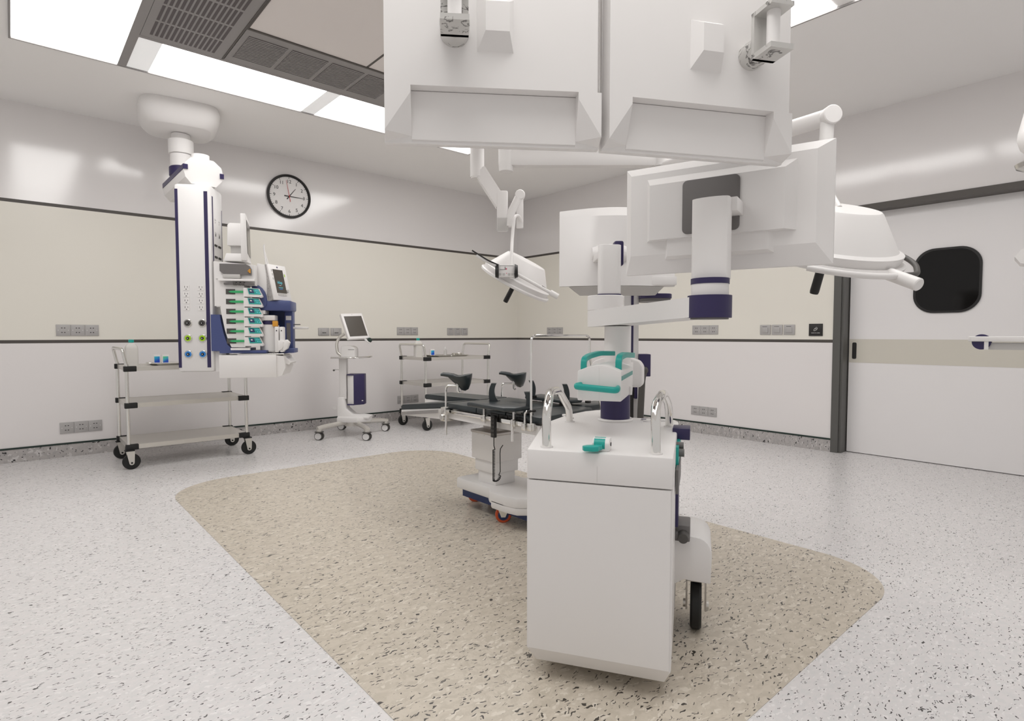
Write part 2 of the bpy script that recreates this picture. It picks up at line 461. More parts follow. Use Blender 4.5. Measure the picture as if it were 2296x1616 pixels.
for u, lb in ((2.748, 'grey data outlet left of the monitor on the rolling stand'), (2.898, 'grey data outlet half hidden behind the stand monitor'), (3.150, 'grey data outlet right of the stand monitor')):
    dataport('L', u, 1.134, lb)
sockets('R', 5.712, 1.152, 'triple grey wall socket high on the right wall beside the room corner')
sockets('R', 5.708, .262, 'triple grey wall socket low on the right wall behind the operating table')
sockets('R', 3.387, 1.153, 'triple grey wall socket high on the right wall under the big monitor')
sockets('R', 3.388, .252, 'triple grey wall socket low on the right wall, right of the cart handle')
switches('R', 2.595, 1.149, 'triple grey switch plate on the right wall beside the black sensor', pitch=.119)
t = fit('touchless_door_sensor', 'black square door sensor plate with a white hand symbol beside the door frame', 'door sensor', 'R', 2.229, 1.146)
obj('sensor_plate', B(-.062, .062, -.058, .058, 0, .009, bev=.002), 'ink', t)
bm = BM(); tube(bm, [(-.014, -.010, .0095), (-.016, .002, .0095), (-.004, .016, .0095), (.008, .026, .0095), (.016, .016, .0095), (.012, .004, .0095), (0, -.006, .0095), (-.014, -.010, .0095)], .0016, seg=6)
tube(bm, [(-.004, .006, .0095), (.006, .012, .0095), (.012, .010, .0095)], .0018, seg=6)
obj('hand_symbol', bm, 'pale', t)
obj('sign_lettering', text(BM(), 'WAVE TO OPEN', .0105, Matrix.Translation((0, -.030, .0093)), .0003), 'pale', t)

# clock
t = fit('wall_clock', 'round white wall clock with black rim and red second hand', 'clock', 'L', 2.368, 2.634)
latheM = Matrix.Identity(4)
obj('rim', lathe(BM(), [(.212, 0), (.236, 0), (.240, .02), (.236, .038), (.222, .040), (.220, .022), (.212, .021), (.212, 0)], 64, caps=False), 'ink', t)
obj('dial', lathe(BM(), [(.001, .002), (.2195, .002), (.2195, .019), (.001, .0195)], 64), 'white', t)
for k in range(60):
    bm = BM(); a = R(k*6); big = k % 5 == 0; r0, r1, wd = (.192, .212, .0026) if big else (.202, .210, .0011)
    d = Vector((math.sin(a), math.cos(a), 0)); s = Vector((d.y, -d.x, 0))
    bm.faces.new([bm.verts.new(p) for p in (d*r0-s*wd+Vector((0, 0, .0198)), d*r0+s*wd+Vector((0, 0, .0198)), d*r1+s*wd+Vector((0, 0, .0198)), d*r1-s*wd+Vector((0, 0, .0198)))])
    obj('minute_mark', bm, 'ink', t)
for k in range(1, 13):
    a = R(k*30)
    obj('numeral', text(BM(), str(k), .052, Matrix.Translation((math.sin(a)*.163, math.cos(a)*.163-.002, .0200))), 'ink', t)
def hand(name, deg, l0, l1, w0, w1, z, m):
    a = R(deg); d = Vector((math.sin(a), math.cos(a), 0)); s = Vector((d.y, -d.x, 0)); bm = BM()
    faces_from(bm, [[d*l0-s*w0+Vector((0, 0, zz)), d*l0+s*w0+Vector((0, 0, zz)), d*l1+s*w1+Vector((0, 0, zz)), d*l1-s*w1+Vector((0, 0, zz))] for zz in (z, z+.0012)])
    obj(name, bm, m, t)
hand('hour_hand', 38, -.042, .115, .006, .002, .0215, 'ink')
hand('minute_hand', 91, -.055, .168, .006, .0018, .0235, 'ink')
hand('second_hand', 350, -.060, .175, .003, .0013, .0255, 'red')
cyl_ = BM(); cyl(cyl_, (0, 0, .0195), (0, 0, .0275), .006, seg=16); obj('hub_cap', cyl_, 'red', t)

# ================================================================ TROLLEYS
def trolley(label, loc):
    t = thing('instrument_trolley', label, 'trolley', loc, group='three shelf steel trolleys')
    LX, LY = .455, .27
    for z, nm in ((.84, 'top_shelf'), (.54, 'middle_shelf'), (.20, 'bottom_shelf')):
        bm = BM(); box(bm, -LX, LX, -LY, LY, z-.006, z-.002)
        for a in ((-LX, LX, -LY-.004, -LY+.002), (-LX, LX, LY-.002, LY+.004), (-LX-.004, -LX+.002, -LY, LY), (LX-.002, LX+.004, -LY, LY)):
            box(bm, *a, z-.036, z)
        s = obj(nm, bm, 'steell', t)
        for sx in (-1, 1):
            for sy in (-1, 1):
                cx, cy = sx*LX, sy*LY
                b = BM(); box(b, cx-.022-(.045 if sx > 0 else 0), cx+.022+(.045 if sx < 0 else 0), cy-.020, cy+.020, z-.040, z+.004, bev=.004)
                obj('corner_bracket', b, 'rubber', s)
    for sx in (-1, 1):
        for sy in (-1, 1):
            obj('post', cyl(BM(), (sx*LX, sy*LY, .155), (sx*LX, sy*LY, .86), .0135, seg=16), 'chromer', t)
            x, y = sx*LX, sy*LY
            c = obj('caster_wheel', cyl(BM(), (x+.015, y-.014, .064), (x+.015, y+.014, .064), .064, seg=32, bev=.006), 'rubber', t)
            pr = [(x-.022, .150), (x+.038, .150), (x+.034, .060)]+[(x+.015+.018*math.cos(R(a)), .055+.018*math.sin(R(a))) for a in range(-20, -200, -20)]+[(x-.004, .062)]
            obj('fork_plate', prism(BM(), pr, y-.024, y-.018, 'y'), 'steell', c)
            obj('fork_plate', prism(BM(), pr, y+.018, y+.024, 'y'), 'steell', c)
            obj('axle_cap', cyl(BM(), (x+.015, y-.028, .055), (x+.015, y+.028, .055), .0075, seg=12), 'rubber', c)
            obj('swivel_plate', B(x-.03, x+.038, y-.028, y+.028, .150, .160, bev=.003), 'rubber', c)
    for sx in (-1, 1):
        ox = sx*.028
        obj('push_handle', tube(BM(), [(sx*LX, -LY, .84), (sx*LX+ox, -LY, .985), (sx*LX+ox, LY, .985), (sx*LX, LY, .84)], .0125, seg=14, rad=.035), 'chromer', t)
    return t
t1 = trolley('three shelf steel trolley under the ceiling pendant, nearest on the left', (1.147, 5.83, 0))
t2 = copy_tree(t1); t2.location = (4.004, 5.85, 0)
t2['label'] = 'three shelf steel trolley behind the operating table near the room corner'
SH = .8395
def lab_bottle(x, y, label):
    t = thing('plastic_bottle', label, 'bottle', (x, y, SH-.0015), group='milky bottles with teal caps')
    pr = rrect(-.046, .046, -.032, .032, .016)
    prof = [(0, 1.0), (.145, 1.0), (.165, .92), (.180, .72), (.190, .45), (.196, .34)]
    obj('bottle_body', _stack(prof, pr), 'bottle', t)
    obj('cap', cyl(BM(), (0, 0, .196), (0, 0, .222), .020, seg=20, bev=.004), 'teal', t)
def _stack(prof, pr):
    bm = BM(); faces_from(bm, [[(p[0]*s, p[1]*s*(1 if s > .5 else 1.3), z) for p in pr] for z, s in prof]); return bm
lab_bottle(.742, 5.66, 'milky plastic bottle with teal cap on the left trolley')
lab_bottle(3.585, 5.80, 'milky plastic bottle with teal cap on the far trolley behind the handle')
def carton(x, y, rz, lm, label):
    t = thing('medicine_carton', label, 'box', (x, y, SH+.0065), rz, group='small medicine cartons')
    obj('carton', B(-.026, .026, -.020, .020, 0, .080, bev=.002), 'white', t)
    obj('printed_label', B(-.020, .020, -.0212, -.0202, .012, .066), lm, t)
carton(.948, 5.80, -14, 'lab1', 'white medicine carton with blue label on the left trolley')
carton(1.006, 5.770, -8, 'lab2', 'white medicine carton with green and blue label on the left trolley')
carton(3.800, 5.83, -14, 'lab1', 'white medicine carton with blue label on the far trolley')
t = thing('dropper_vial', 'small clear vial standing on the far trolley', 'bottle', (4.010, 5.86, SH+.0065))
obj('vial_body', lathe(BM(), [(.001, 0), (.019, 0), (.019, .062), (.009, .074), (.008, .082)], 20), 'grey', t)
obj('nozzle', lathe(BM(), [(.0085, .082), (.009, .092), (.005, .100), (.003, .112), (.001, .112)], 16), 'white', t)
def tray(x, y, label):
    t = thing('instrument_tray', label, 'tray', (x, y, SH-.0015), group='steel instrument trays')
    bm = BM(); o, i = rrect(-.24, .24, -.15, .15, .03), rrect(-.222, .222, -.132, .132, .02)
    faces_from(bm, [[(p[0]*.9, p[1]*.88, 0) for p in o], [(p[0], p[1], .016) for p in o], [(p[0], p[1], .018) for p in o], [(p[0], p[1], .018) for p in i], [(p[0]*.93, p[1]*.92, .0045) for p in i]])
    obj('tray_body', bm, 'chromer', t)
    obj('side_grip', tube(BM(), [(-.235, -.05, .017), (-.262, -.045, .020), (-.262, .045, .020), (-.235, .05, .017)], .0035, seg=8, rad=.015), 'chromer', t)
def tool(kind, x, y, rz, label):
    z = SH+.0045
    t = thing(kind, label, 'surgical instrument', (x, y, z), rz, group='surgical instruments on the trays')
    if kind == 'surgical_scissors':
        for s in (-1, 1):
            obj('ring_handle', tube(BM(), [(-.075+.014*math.cos(R(a)), s*.020+.014*math.sin(R(a)), .004) for a in range(0, 361, 30)], .0025, seg=6), 'chromer', t)
            obj('blade', tube(BM(), [(-.062, s*.014, .004), (0, s*-.001, .004), (.07, s*-.003, .004)], .0028, seg=6), 'chromer', t)
    elif kind == 'forceps':
        for s in (-1, 1):
            obj('arm', tube(BM(), [(-.075, s*.0005, .003), (-.02, s*.009, .003), (.07, s*.0025, .003)], .0022, seg=6), 'chromer', t)
    elif kind == 'kidney_dish':
        pr = [(1.0*math.cos(R(a)), (.48*math.sin(R(a)) - .25*math.cos(R(a))**2)) for a in range(0, 360, 15)]
        bm = BM(); faces_from(bm, [[(p[0]*.07, p[1]*.07, 0) for p in pr], [(p[0]*.09, p[1]*.09, .030) for p in pr], [(p[0]*.087, p[1]*.087, .030) for p in pr], [(p[0]*.067, p[1]*.067, .003) for p in pr]])
        obj('dish', bm, 'chromer', t)
    else:
        obj('grip', B(-.06, .02, -.004, .004, 0, .006, bev=.0015), 'chromer', t)
        obj('blade', B(.02, .06, -.003, .003, .0015, .0035), 'chromer', t)
for dx, wh in ((0, 'left'), (2.857, 'far')):
    tray(1.130+dx, 5.80, 'shallow steel instrument tray on the %s trolley' % wh)
    tool('kidney_dish', 1.27+dx, 5.80, 20, 'steel kidney dish in the tray on the %s trolley' % wh)
    tool('forceps', 1.185+dx if wh == 'left' else 4.085, 5.74, 12, 'slim steel forceps in the tray on the %s trolley' % wh)
    tool('surgical_scissors', 1.10+dx+.05, 5.70, 30, 'steel scissors in the tray on the %s trolley' % wh)

# ================================================================ LEFT CEILING PENDANT
PX, PY, PR = 1.129, 5.153, -30.0
t = thing('ceiling_pendant', 'white ceiling pendant column with purple stripes, sockets and gas outlets', 'medical pendant', (PX, PY, 0), PR)
pend = t
W = Matrix.Translation((PX, PY, 0)) @ Matrix.Rotation(R(PR), 4, 'Z')
TUBE = Vector((1.185, 5.86, 0))
def sq(r, k, n=48):
    out = []
    for i in range(n):
        a = 2*math.pi*i/n; c, s = math.cos(a), math.sin(a)
        q = (abs(c)**k+abs(s)**k)**(-1/k)*r; out.append((q*c, q*s))
    return out
bm = BM(); cc = Vector((1.17, 5.83, 0)); ra = R(-8)
rings = []
for z, r in ((3.0775, .300), (3.03, .312), (2.98, .308), (2.93, .290), (2.900, .262), (2.885, .246), (2.880, .236)):
    rings.append([(cc.x+p[0]*math.cos(ra)-p[1]*math.sin(ra)*1.0, cc.y+p[0]*math.sin(ra)+p[1]*math.cos(ra), z) for p in sq(r, 4.5)])
faces_from(bm, rings)
obj('ceiling_canopy', bm, 'white', t, world=True, ang=50)
bm = BM(); cyl(bm, TUBE+Vector((0, 0, 2.80)), TUBE+Vector((0, 0, 2.875)), .075, seg=40)
obj('drop_tube', bm, 'white', t, world=True)
obj('bearing_ring', cyl(BM(), TUBE+Vector((0, 0, 2.70)), TUBE+Vector((0, 0, 2.825)), .100, seg=40, bev=.004), 'white', t, world=True)
obj('lower_tube', cyl(BM(), TUBE+Vector((0, 0, 2.50)), TUBE+Vector((0, 0, 2.697)), .088, seg=40), 'white', t, world=True)
obj('joint_cover', cyl(BM(), TUBE+Vector((0, 0, 2.49)), TUBE+Vector((0, 0, 2.60)), .098, seg=32, bev=.02), 'purple', t, world=True)
# arm: an octagonal beam along the room
x0, x1, z0, z1 = 1.062, 1.352, 2.305, 2.515
oc = [(x0+.055, z0), (x1-.055, z0), (x1-.012, z0+.05), (x1, z0+.10), (x1-.012, z1-.05), (x1-.07, z1), (x0+.055, z1), (x0+.010, z1-.05), (x0, z0+.105), (x0+.012, z0+.05)]
arm = obj('arm_beam', prism(BM(), oc, 5.185, 6.02, 'y'), 'white', t, world=True, ang=25)
obj('arm_stripe', B(x0-.004, x0+.012, 5.180, 6.0, 2.415, 2.452), 'purple', arm, world=True)
obj('stripe_end', B(x0-.004, x0+.030, 5.178, 5.19, 2.415, 2.452), 'purple', arm, world=True)
obj('stripe_end', B(x1-.026, x1+.004, 5.178, 5.19, 2.380, 2.420), 'purple', arm, world=True)
HUB = W @ Vector((-.005, .12, 0))
obj('arm_top_disc', cyl(BM(), (1.205, 5.27, 2.50), (1.205, 5.27, 2.563), .066, seg=32), 'white', t, world=True)
obj('swivel_collar', cyl(BM(), (HUB.x+.02, HUB.y+.02, 2.29), (HUB.x+.02, HUB.y+.02, 2.315), .085, seg=32), 'midgrey', t, world=True)
# column
colm = obj('column', prism(BM(), [(-.152, 0), (.118, 0), (.118, .31), (-.152, .31)], .80, 2.30, 'z', bev=.022), 'white2', t)
def stripe(x0, x1, y0, y1, z0, z1): return obj('stripe', B(x0, x1, y0, y1, z0, z1), 'purple', colm)
stripe(-.146, -.124, -.0015, .004, .835, 2.255); stripe(.066, .094, -.0015, .004, .835, 2.245)
stripe(.112, .1195, .026, .052, 1.69, 2.215); stripe(.112, .1195, .040, .064, .835, 1.10); stripe(.112, .1195, .276, .284, 1.69, 2.15)
def socket_us(x, z, side=False, y=0):
    if side: f = lambda a, b, c, d: B(.117, .1195, y+a, y+b, z+c, z+d)
    else: f = lambda a, b, c, d: B(x+a, x+b, -.003, .001, z+c, z+d)
    p = obj('power_outlet', f(-.023, .023, -.020, .020), 'white', colm)
    g = (lambda a, b, c, d: B(.1196, .1204, y+a, y+b, z+c, z+d)) if side else (lambda a, b, c, d: B(x+a, x+b, -.0040, -.003, z+c, z+d))
    obj('slot', g(-.012, -.009, -.001, .014), 'ink', p); obj('slot', g(.008, .011, .001, .012), 'ink', p); obj('ground_hole', g(-.0035, .0035, -.014, -.008), 'ink', p)
for z in (1.475, 1.421, 1.368, 1.314):
    for x in (-.078, .030): socket_us(x, z)
for z, m in ((1.193, 'black'), (1.071, 'lime'), (.943, 'azure')):
    for x in (-.072, .035):
        g = obj('gas_outlet', cyl(BM(), (x, .004, z), (x, -.010, z), .031, seg=32, bev=.003), 'chromer', colm)
        obj('colour_ring', cyl(BM(), (x, -.009, z), (x, -.014, z), .025, .023, seg=32), m if m != 'black' else 'darkgrey', g)
        obj('port', cyl(BM(), (x, -.013, z), (x, -.018, z), .013, .010, seg=20), 'black', g)
        obj('probe_pin', cyl(BM(), (x, -.016, z), (x, -.021, z), .004, seg=12), 'chrome', g)
for z in (2.03, 1.925):
    for y in (.105, .205): socket_us(0, z, True, y)
for z in (1.965, ):
    for y in (.105, .205): obj('data_jack', B(.1175, .1200, y-.010, y+.010, z-.060, z-.040), 'ink', colm)
for z in (1.83, 1.735):
    for y in (.105, .205):
        for k in range(3): obj('gas_port', cyl(BM(), (.1175, y-.024+k*.024, z), (.1225, y-.024+k*.024, z), .0095, seg=14), 'ink', colm)
# equipment carrier on the column's right side (parts of the pendant)
obj('drawer_cabinet', prism(BM(), [(.165, -.045), (.600, -.045), (.600, .36), (.165, .36)], .750, .935, 'z', bev=.004), 'white', t)
fp = [(.600, .752), (.640, .765), (.668, .830), (.655, .925), (.600, .930)]
fd = obj('drawer_front', prism(BM(), fp, -.03, .34, 'y'), 'white', t)
obj('drawer_handle', prism(BM(), [(.640, .935), (.700, .868), (.690, .852), (.655, .862), (.636, .905)], .02, .30, 'y'), 'white', fd)
obj('shelf_plate', B(.30, .66, -.03, .34, .936, .946, bev=.003), 'chromer', t)
ob = obj('side_bracket', B(.118, .20, .03, .12, .80, .965), 'white', t)
bp_ = [(.105, 1.262), (.172, 1.262), (.180, 1.20), (.200, 1.10), (.225, 1.02), (.250, .992), (.39, .992), (.39, .972), (.52, .972), (.52, .950), (.165, .950), (.165, .968), (.105, .968)]
obj('blue_side_cover', prism(BM(), bp_, -.022, .20, 'y'), 'blue', t)

mach = thing('anaesthesia_machine', 'blue and white anaesthesia machine carried on the pendant shelf', 'medical machine', (PX, PY, 0), PR)
wp = [(.135, 1.69), (.445, 1.665), (.445, 1.50), (.36, 1.50), (.36, .998), (.255, .998), (.232, 1.05), (.208, 1.14), (.186, 1.262), (.176, 1.33), (.135, 1.33)]
obj('white_side_panel', prism(BM(), wp, -.020, .17, 'y'), 'white', mach)
obj('panel_notch', B(.150, .182, -.0225, -.0205, 1.545, 1.552), 'grey', mach)
obj('panel_notch', B(.150, .182, -.0225, -.0205, 1.322, 1.330), 'grey', mach)
obj('rear_case', prism(BM(), [(.44, 1.30), (.525, 1.30), (.525, 1.50), (.50, 1.68), (.44, 1.69)], .07, .30, 'y', bev=.004), 'white', mach)
hood = [(.40, 1.32)]+[(.40+.115*math.cos(R(a))*1.0, 1.395+.125*math.sin(R(a))) for a in (90, 75, 60, 45, 30, 15, 0)]+[(.515, 1.355), (.50, 1.325)]
obj('blue_hood', prism(BM(), hood, .055, .26, 'y', bev=.003), 'blue', mach)
obj('blue_table', prism(BM(), [(.44, .06), (.70, .06), (.70, .34), (.44, .34)], 1.300, 1.385, 'z', bev=.012), 'blue', mach)
obj('blue_back', B(.44, .665, .26, .33, .950, 1.31), 'navy', mach)
obj('blue_pillar', B(.625, .690, .20, .31, .950, 1.31, bev=.004), 'blue', mach)
obj('pillar_foot', B(.600, .720, .06, .26, .947, .985, bev=.004), 'blue', mach)
bm = BM()
obj('pillar_print', B(.640, .672, .1985, .2005, 1.02, 1.20), 'midgrey', mach)
obj('gauge', B(.636, .680, .1975, .2005, 1.225, 1.262), 'pale', mach)
obj('absorber_bracket', B(.41, .50, .05, .20, 1.270, 1.302, bev=.003), 'white', mach)
obj('absorber_arm', B(.41, .575, .06, .18, 1.218, 1.262, bev=.004), 'white', mach)
ab = obj('absorber_canister', cyl(BM(), (.518, .128, .955), (.518, .128, 1.185), .076, seg=40, bev=.010), 'white', mach)
obj('absorber_lid', cyl(BM(), (.518, .128, 1.186), (.518, .128, 1.214), .071, seg=40, bev=.005), 'purple', ab)
obj('yellow_clip', B(.560, .600, .030, .065, 1.168, 1.214, bev=.003), 'orange', ab)
for x in (.598, .636):
    v = obj('vaporiser', prism(BM(), [(x-.016, .0), (x+.016, .0), (x+.016, .08), (x-.016, .08)], .955, 1.165, 'z', bev=.008), 'white', mach)
    obj('dial_front', prism(BM(), [(x+.012, .962), (x+.045, .985), (x+.062, 1.035), (x+.040, 1.060), (x+.012, 1.050)], -.012, .055, 'y', bev=.003), 'white', v)
    obj('printed_mark', B(x-.004, x+.004, -.0015, .0005, 1.128, 1.138), 'ink', v)
obj('grey_hood', prism(BM(), [(.185, 1.668), (.38, 1.668), (.408, 1.655), (.420, 1.63), (.420, 1.58), (.215, 1.585), (.185, 1.61)], -.045, -.021, 'y'), 'midgrey', mach)
obj('grey_hood_lip', B(.21, .34, -.055, -.021, 1.552, 1.584, bev=.003), 'grey', mach)
obj('orange_knob', cyl(BM(), (.415, -.055, 1.612), (.398, -.05, 1.612), .018, .004, seg=16), 'orange', mach)
obj('middle_shelf', B(.175, .448, -.060, -.021, 1.530, 1.548, bev=.002), 'white', mach)
obj('shelf_rail', B(.215, .44, -.050, -.021, 1.502, 1.516), 'midgrey', mach)
for x in (.285, .315, .345): obj('rail_clamp', B(x, x+.022, -.056, -.021, 1.498, 1.524, bev=.002), 'darkgrey', mach)
obj('drip_tray', B(.255, .40, -.045, -.021, .975, .992), 'white', mach)
obj('side_tray', prism(BM(), rrect(.64, .80, .22, .40, .05), 1.150, 1.168, 'z', bev=.004), 'white', mach)
obj('tray_rail', B(.66, .745, .24, .26, 1.184, 1.192), 'midgrey', mach)
# six infusion pumps
def pump(i):
    z = 1.442-i*.0795
    t = thing('infusion_pump', 'white infusion pump with teal screen, ' + ('top of the stack of six', 'second from the top of the stack', 'third from the top of the stack', 'fourth from the top of the stack', 'fifth from the top of the stack', 'bottom of the stack of six')[i], 'infusion pump', (PX, PY, 0), PR, group='infusion pumps stacked on the pendant')
    bm = BM()
    lo = [(.3615, -.052), (.392, -.056), (.492, .030), (.492, .048), (.3615, .048)]
    hi = [(.3615, -.052), (.380, -.056), (.462, .030), (.462, .048), (.3615, .048)]
    faces_from(bm, [[(p[0], p[1], z-.036) for p in lo], [(p[0], p[1], z-.026) for p in lo], [(p[0], p[1], z+.036) for p in hi]])
    bd = obj('pump_body', bm, 'white', t)
    # display lying on the slanted front
    a = Vector((.392, -.056, z-.026)); b2 = Vector((.492, .030, z-.026)); c = Vector((.380, -.056, z+.036)); d = Vector((.462, .030, z+.036))
    n = (b2-a).cross(c-a).normalized(); 
    if n.y > 0: n = -n
    def q(u, v): return a*(1-u)*(1-v)+b2*u*(1-v)+c*(1-u)*v+d*u*v
    def patch(u0, u1, v0, v1, off):
        bm = BM(); pts = [q(u0, v0), q(u1, v0), q(u1, v1), q(u0, v1)]
        faces_from(bm, [[p+n*.0002 for p in pts], [p+n*off for p in pts]]); return bm
    s = obj('teal_front', patch(.12, .93, .18, .94, .0015), 'teal', t)
    obj('display', patch(.18, .50, .34, .84, .0022), 'navy', s)
    obj('display_text', patch(.24, .36, .55, .72, .0028), 'pale', s)
    for u, v in ((.60, .62), (.70, .62), (.65, .35), (.80, .60), (.80, .32)): obj('key', patch(u, u+.07, v, v+.16, .0026), 'cyan', s)
    obj('plunger_knob', cyl(BM(), (.478, .02, z-.040), (.478, .02, z-.020), .012, seg=14, bev=.003), 'white', t)
    o = obj('dark_recess', B(.222, .292, -.0235, -.0205, z-.016, z+.026), 'darkgrey', t)
    bm = BM(); prism(bm, [(.244, z+.004), (.262, z+.011), (.292, z+.013), (.356, z+.013), (.356, z-.005), (.292, z-.005), (.262, z-.003)], -.034, -.0236, 'y')
    obj('green_syringe', bm, 'green', t)
    return t
for i in range(6): pump(i)
# upper monitor on the pendant
t = thing('patient_monitor', 'white patient monitor seen edge-on above the anaesthesia machine', 'monitor', (PX, PY, 0), PR)
obj('mount_box', prism(BM(), [(.235, 1.82), (.35, 1.82), (.35, 2.00), (.258, 2.00), (.240, 1.985)], -.01, .15, 'y', bev=.004), 'white', t)
obj('mount_neck', B(.255, .35, .02, .12, 1.745, 1.82), 'grey', t)
obj('mount_foot', prism(BM(), [(.205, 1.693), (.38, 1.693), (.370, 1.715), (.35, 1.755), (.23, 1.755), (.215, 1.71)], -.02, .16, 'y', bev=.003), 'white', t)
mp_ = prism(BM(), [(.345, 1.700), (.392, 1.697), (.384, 2.075), (.345, 2.075)], -.035, .36, 'y', bev=.006)
TW = Matrix.Translation((.37, -.03, 0)) @ Matrix.Rotation(R(9.5), 4, 'Z') @ Matrix.Translation((-.37, .03, 0))
mp_.transform(TW)
ms = obj('monitor_housing', mp_, 'white', t)
bm = BM(); faces_from(bm, [[(.3925, .0, 1.76), (.3925, .33, 1.76), (.3865, .33, 2.03), (.3865, .0, 2.03)], [(.3945, .0, 1.76), (.3945, .33, 1.76), (.3885, .33, 2.03), (.3885, .0, 2.03)]])
bm.transform(TW); obj('screen', bm, 'screen', ms)
# tilted ventilator monitor with antenna
vm = thing('ventilator_monitor', 'tilted white ventilator monitor with a dark screen and cyan lettering', 'monitor', W @ Vector((.610, .13, 1.386)), PR+60)
T = Matrix.Rotation(R(-13), 4, 'X')
def vt(bm): bm.transform(T); return bm
obj('speckled_case', vt(B(-.100, .100, -.015, .045, .0, .305, bev=.003)), 'speck', vm)
fc = obj('front_bezel', vt(B(-.104, .104, -.030, -.015, -.004, .303, bev=.004)), 'white', vm)
sc_ = obj('screen', vt(B(-.058, .058, -.0315, -.0295, .058, .262)), 'screen', fc)
obj('screen_logo', vt(text(BM(), 'idap', .036, MX((1, 0, 0), (0, 0, 1), (0, -1, 0), (-.004, -.0320, .150)), .0004)), 'cyan', fc)
obj('screen_text_line', vt(B(-.030, .022, -.0324, -.0315, .103, .107)), 'cyan', fc)
obj('screen_text_line', vt(B(-.024, .016, -.0324, -.0315, .090, .094)), 'azure', fc)
obj('screen_text_line', vt(B(-.016, .006, -.0324, -.0315, .122, .125)), 'pale', fc)
for k in range(5): obj('soft_key', vt(B(-.049+k*.020, -.031+k*.020, -.0325, -.0300, .034, .054)), 'grey', fc)
obj('blue_badge', vt(B(-.006, .008, -.0312, -.0300, .276, .288)), 'purple', fc)
obj('yellow_key', vt(B(.068, .076, -.0316, -.0300, .205, .228)), 'lime', fc)
for k in range(3): obj('side_key', vt(B(-.076, -.064, -.0316, -.0300, .170+k*.036, .188+k*.036)), 'grey', fc)
obj('control_knob', vt(cyl(BM(), (.070, -.030, .080), (.070, -.040, .080), .013, seg=20)), 'grey', fc)
obj('antenna', vt(tube(BM(), [(-.072, .010, .304), (-.066, .010, .40), (-.060, .006, .472), (-.056, .0, .482)], .0062, seg=8)), 'white', vm)
obj('antenna', vt(tube(BM(), [(-.050, .010, .304), (-.056, .010, .40), (-.060, .012, .45)], .0055, seg=8)), 'white', vm)
obj('mount_stub', B(-.02, .02, .03, .07, -.006, .03), 'grey', vm)

# ================================================================ ROLLING STAND WITH MONITOR
t = thing('rolling_monitor_stand', 'white rolling stand with tilted monitor and purple battery box by the wall', 'medical stand', (2.79, 5.87, 0), -41)
# local: x right in the picture, y away from the camera
bm = BM()
base = [(-.14, -.12), (.09, -.15), (.20, -.02), (.20, .06), (.10, .13), (-.14, .13)]
prism(bm, base, .155, .215, 'z', bev=.012)
b0 = obj('base_cover', bm, 'white', t)
obj('base_slope', prism(BM(), [(-.14, .20), (-.14, .42), (-.075, .42), (-.05, .30), (.02, .235), (.20, .215), (.20, .19), (-.14, .19)], -.09, .09, 'y', bev=.006), 'white', b0)
obj('base_tail', prism(BM(), [(-.14, .34), (-.205, .315), (-.19, .285), (-.14, .29)], -.05, .05, 'y'), 'white', b0)
obj('hub', cyl(BM(), (.0, .0, .105), (.0, .0, .16), .085, .10, seg=12), 'steell', t)
CW = [(-.30, -.285), (.247, -.303), (.316, .28), (-.203, .37)]
wp2 = ((2.393, 5.823), (2.758, 5.472), (3.191, 5.868), (2.854, 6.283))
WS = Matrix.Translation((2.79, 5.87, 0)) @ Matrix.Rotation(R(-41), 4, 'Z'); WSI = WS.inverted()
for wx, wy in wp2:
    p = WSI @ Vector((wx, wy, 0)); d = p.copy(); d.normalize()
    leg = obj('leg', tube(BM(), [d*.06+Vector((0, 0, .150)), p-d*.06+Vector((0, 0, .132)), p+d*.02+Vector((0, 0, .118))], .026, seg=10, rad=.03), 'steell', t)
    obj('caster_stem', cyl(BM(), (p.x, p.y, .082), (p.x, p.y, .115), .028, .030, seg=16), 'steell', leg)
    obj('bumper_ring', cyl(BM(), (p.x, p.y, .080), (p.x, p.y, .088), .046, seg=20), 'darkgrey', leg)
    for s in (-1, 1):
        obj('caster_wheel', cyl(BM(), (p.x+.006*s, p.y+.014*s-.011, .041), (p.x+.006*s, p.y+.014*s+.009, .041), .041, seg=28, bev=.003), 'darkgrey', leg)
    obj('wheel_cover', cyl(BM(), (p.x-.006, p.y-.0275, .041), (p.x-.006, p.y-.025, .041), .034, seg=24), 'pale', leg)
obj('mast', prism(BM(), [(-.135, -.035), (-.055, -.035), (-.055, .045), (-.135, .045)], .40, .87, 'z', bev=.006), 'white', t)
bat = obj('battery_box', prism(BM(), [(-.040, -.04), (.030, -.055), (.030, .10), (-.040, .10)], .345, .660, 'z', bev=.004), 'white', t)
obj('purple_cover', prism(BM(), [(.030, -.060), (.125, .02), (.125, .11), (.030, .11)], .335, .672, 'z', bev=.006), 'purple', bat)
obj('purple_rim', B(-.042, .035, -.058, .10, .660, .672), 'purple', bat)
obj('purple_rim', B(-.042, .035, -.058, .10, .335, .347), 'purple', bat)
obj('white_print', B(.075, .118, .0, .0005, .375, .384), 'pale', bat)
obj('cable_hook', B(-.20, -.118, -.01, .0, .715, .722), 'grey', t)
obj('hook_knob', cyl(BM(), (-.195, -.02, .712), (-.195, .0, .712), .010, seg=12), 'darkgrey', t)
tr = obj('tray', prism(BM(), rrect(-.17, .10, -.12, .12, .03), .845, .857, 'z'), 'pale', t)
obj('tray_handle', tube(BM(), [(-.19, -.13, .853), (.06, -.135, .853), (.185, .02, .858), (.185, .12, .858)], .009, seg=10, rad=.05), 'chromer', t)
tb = obj('printer_box', prism(BM(), [(-.10, .858), (.048, .858), (.048, .945), (.035, .965), (.005, .978), (-.09, .978), (-.10, .965)], -.07, .09, 'y', bev=.006), 'white', t)
obj('paper_slot', B(-.02, .046, -.0715, -.0695, .937, .941), 'darkgrey', tb)
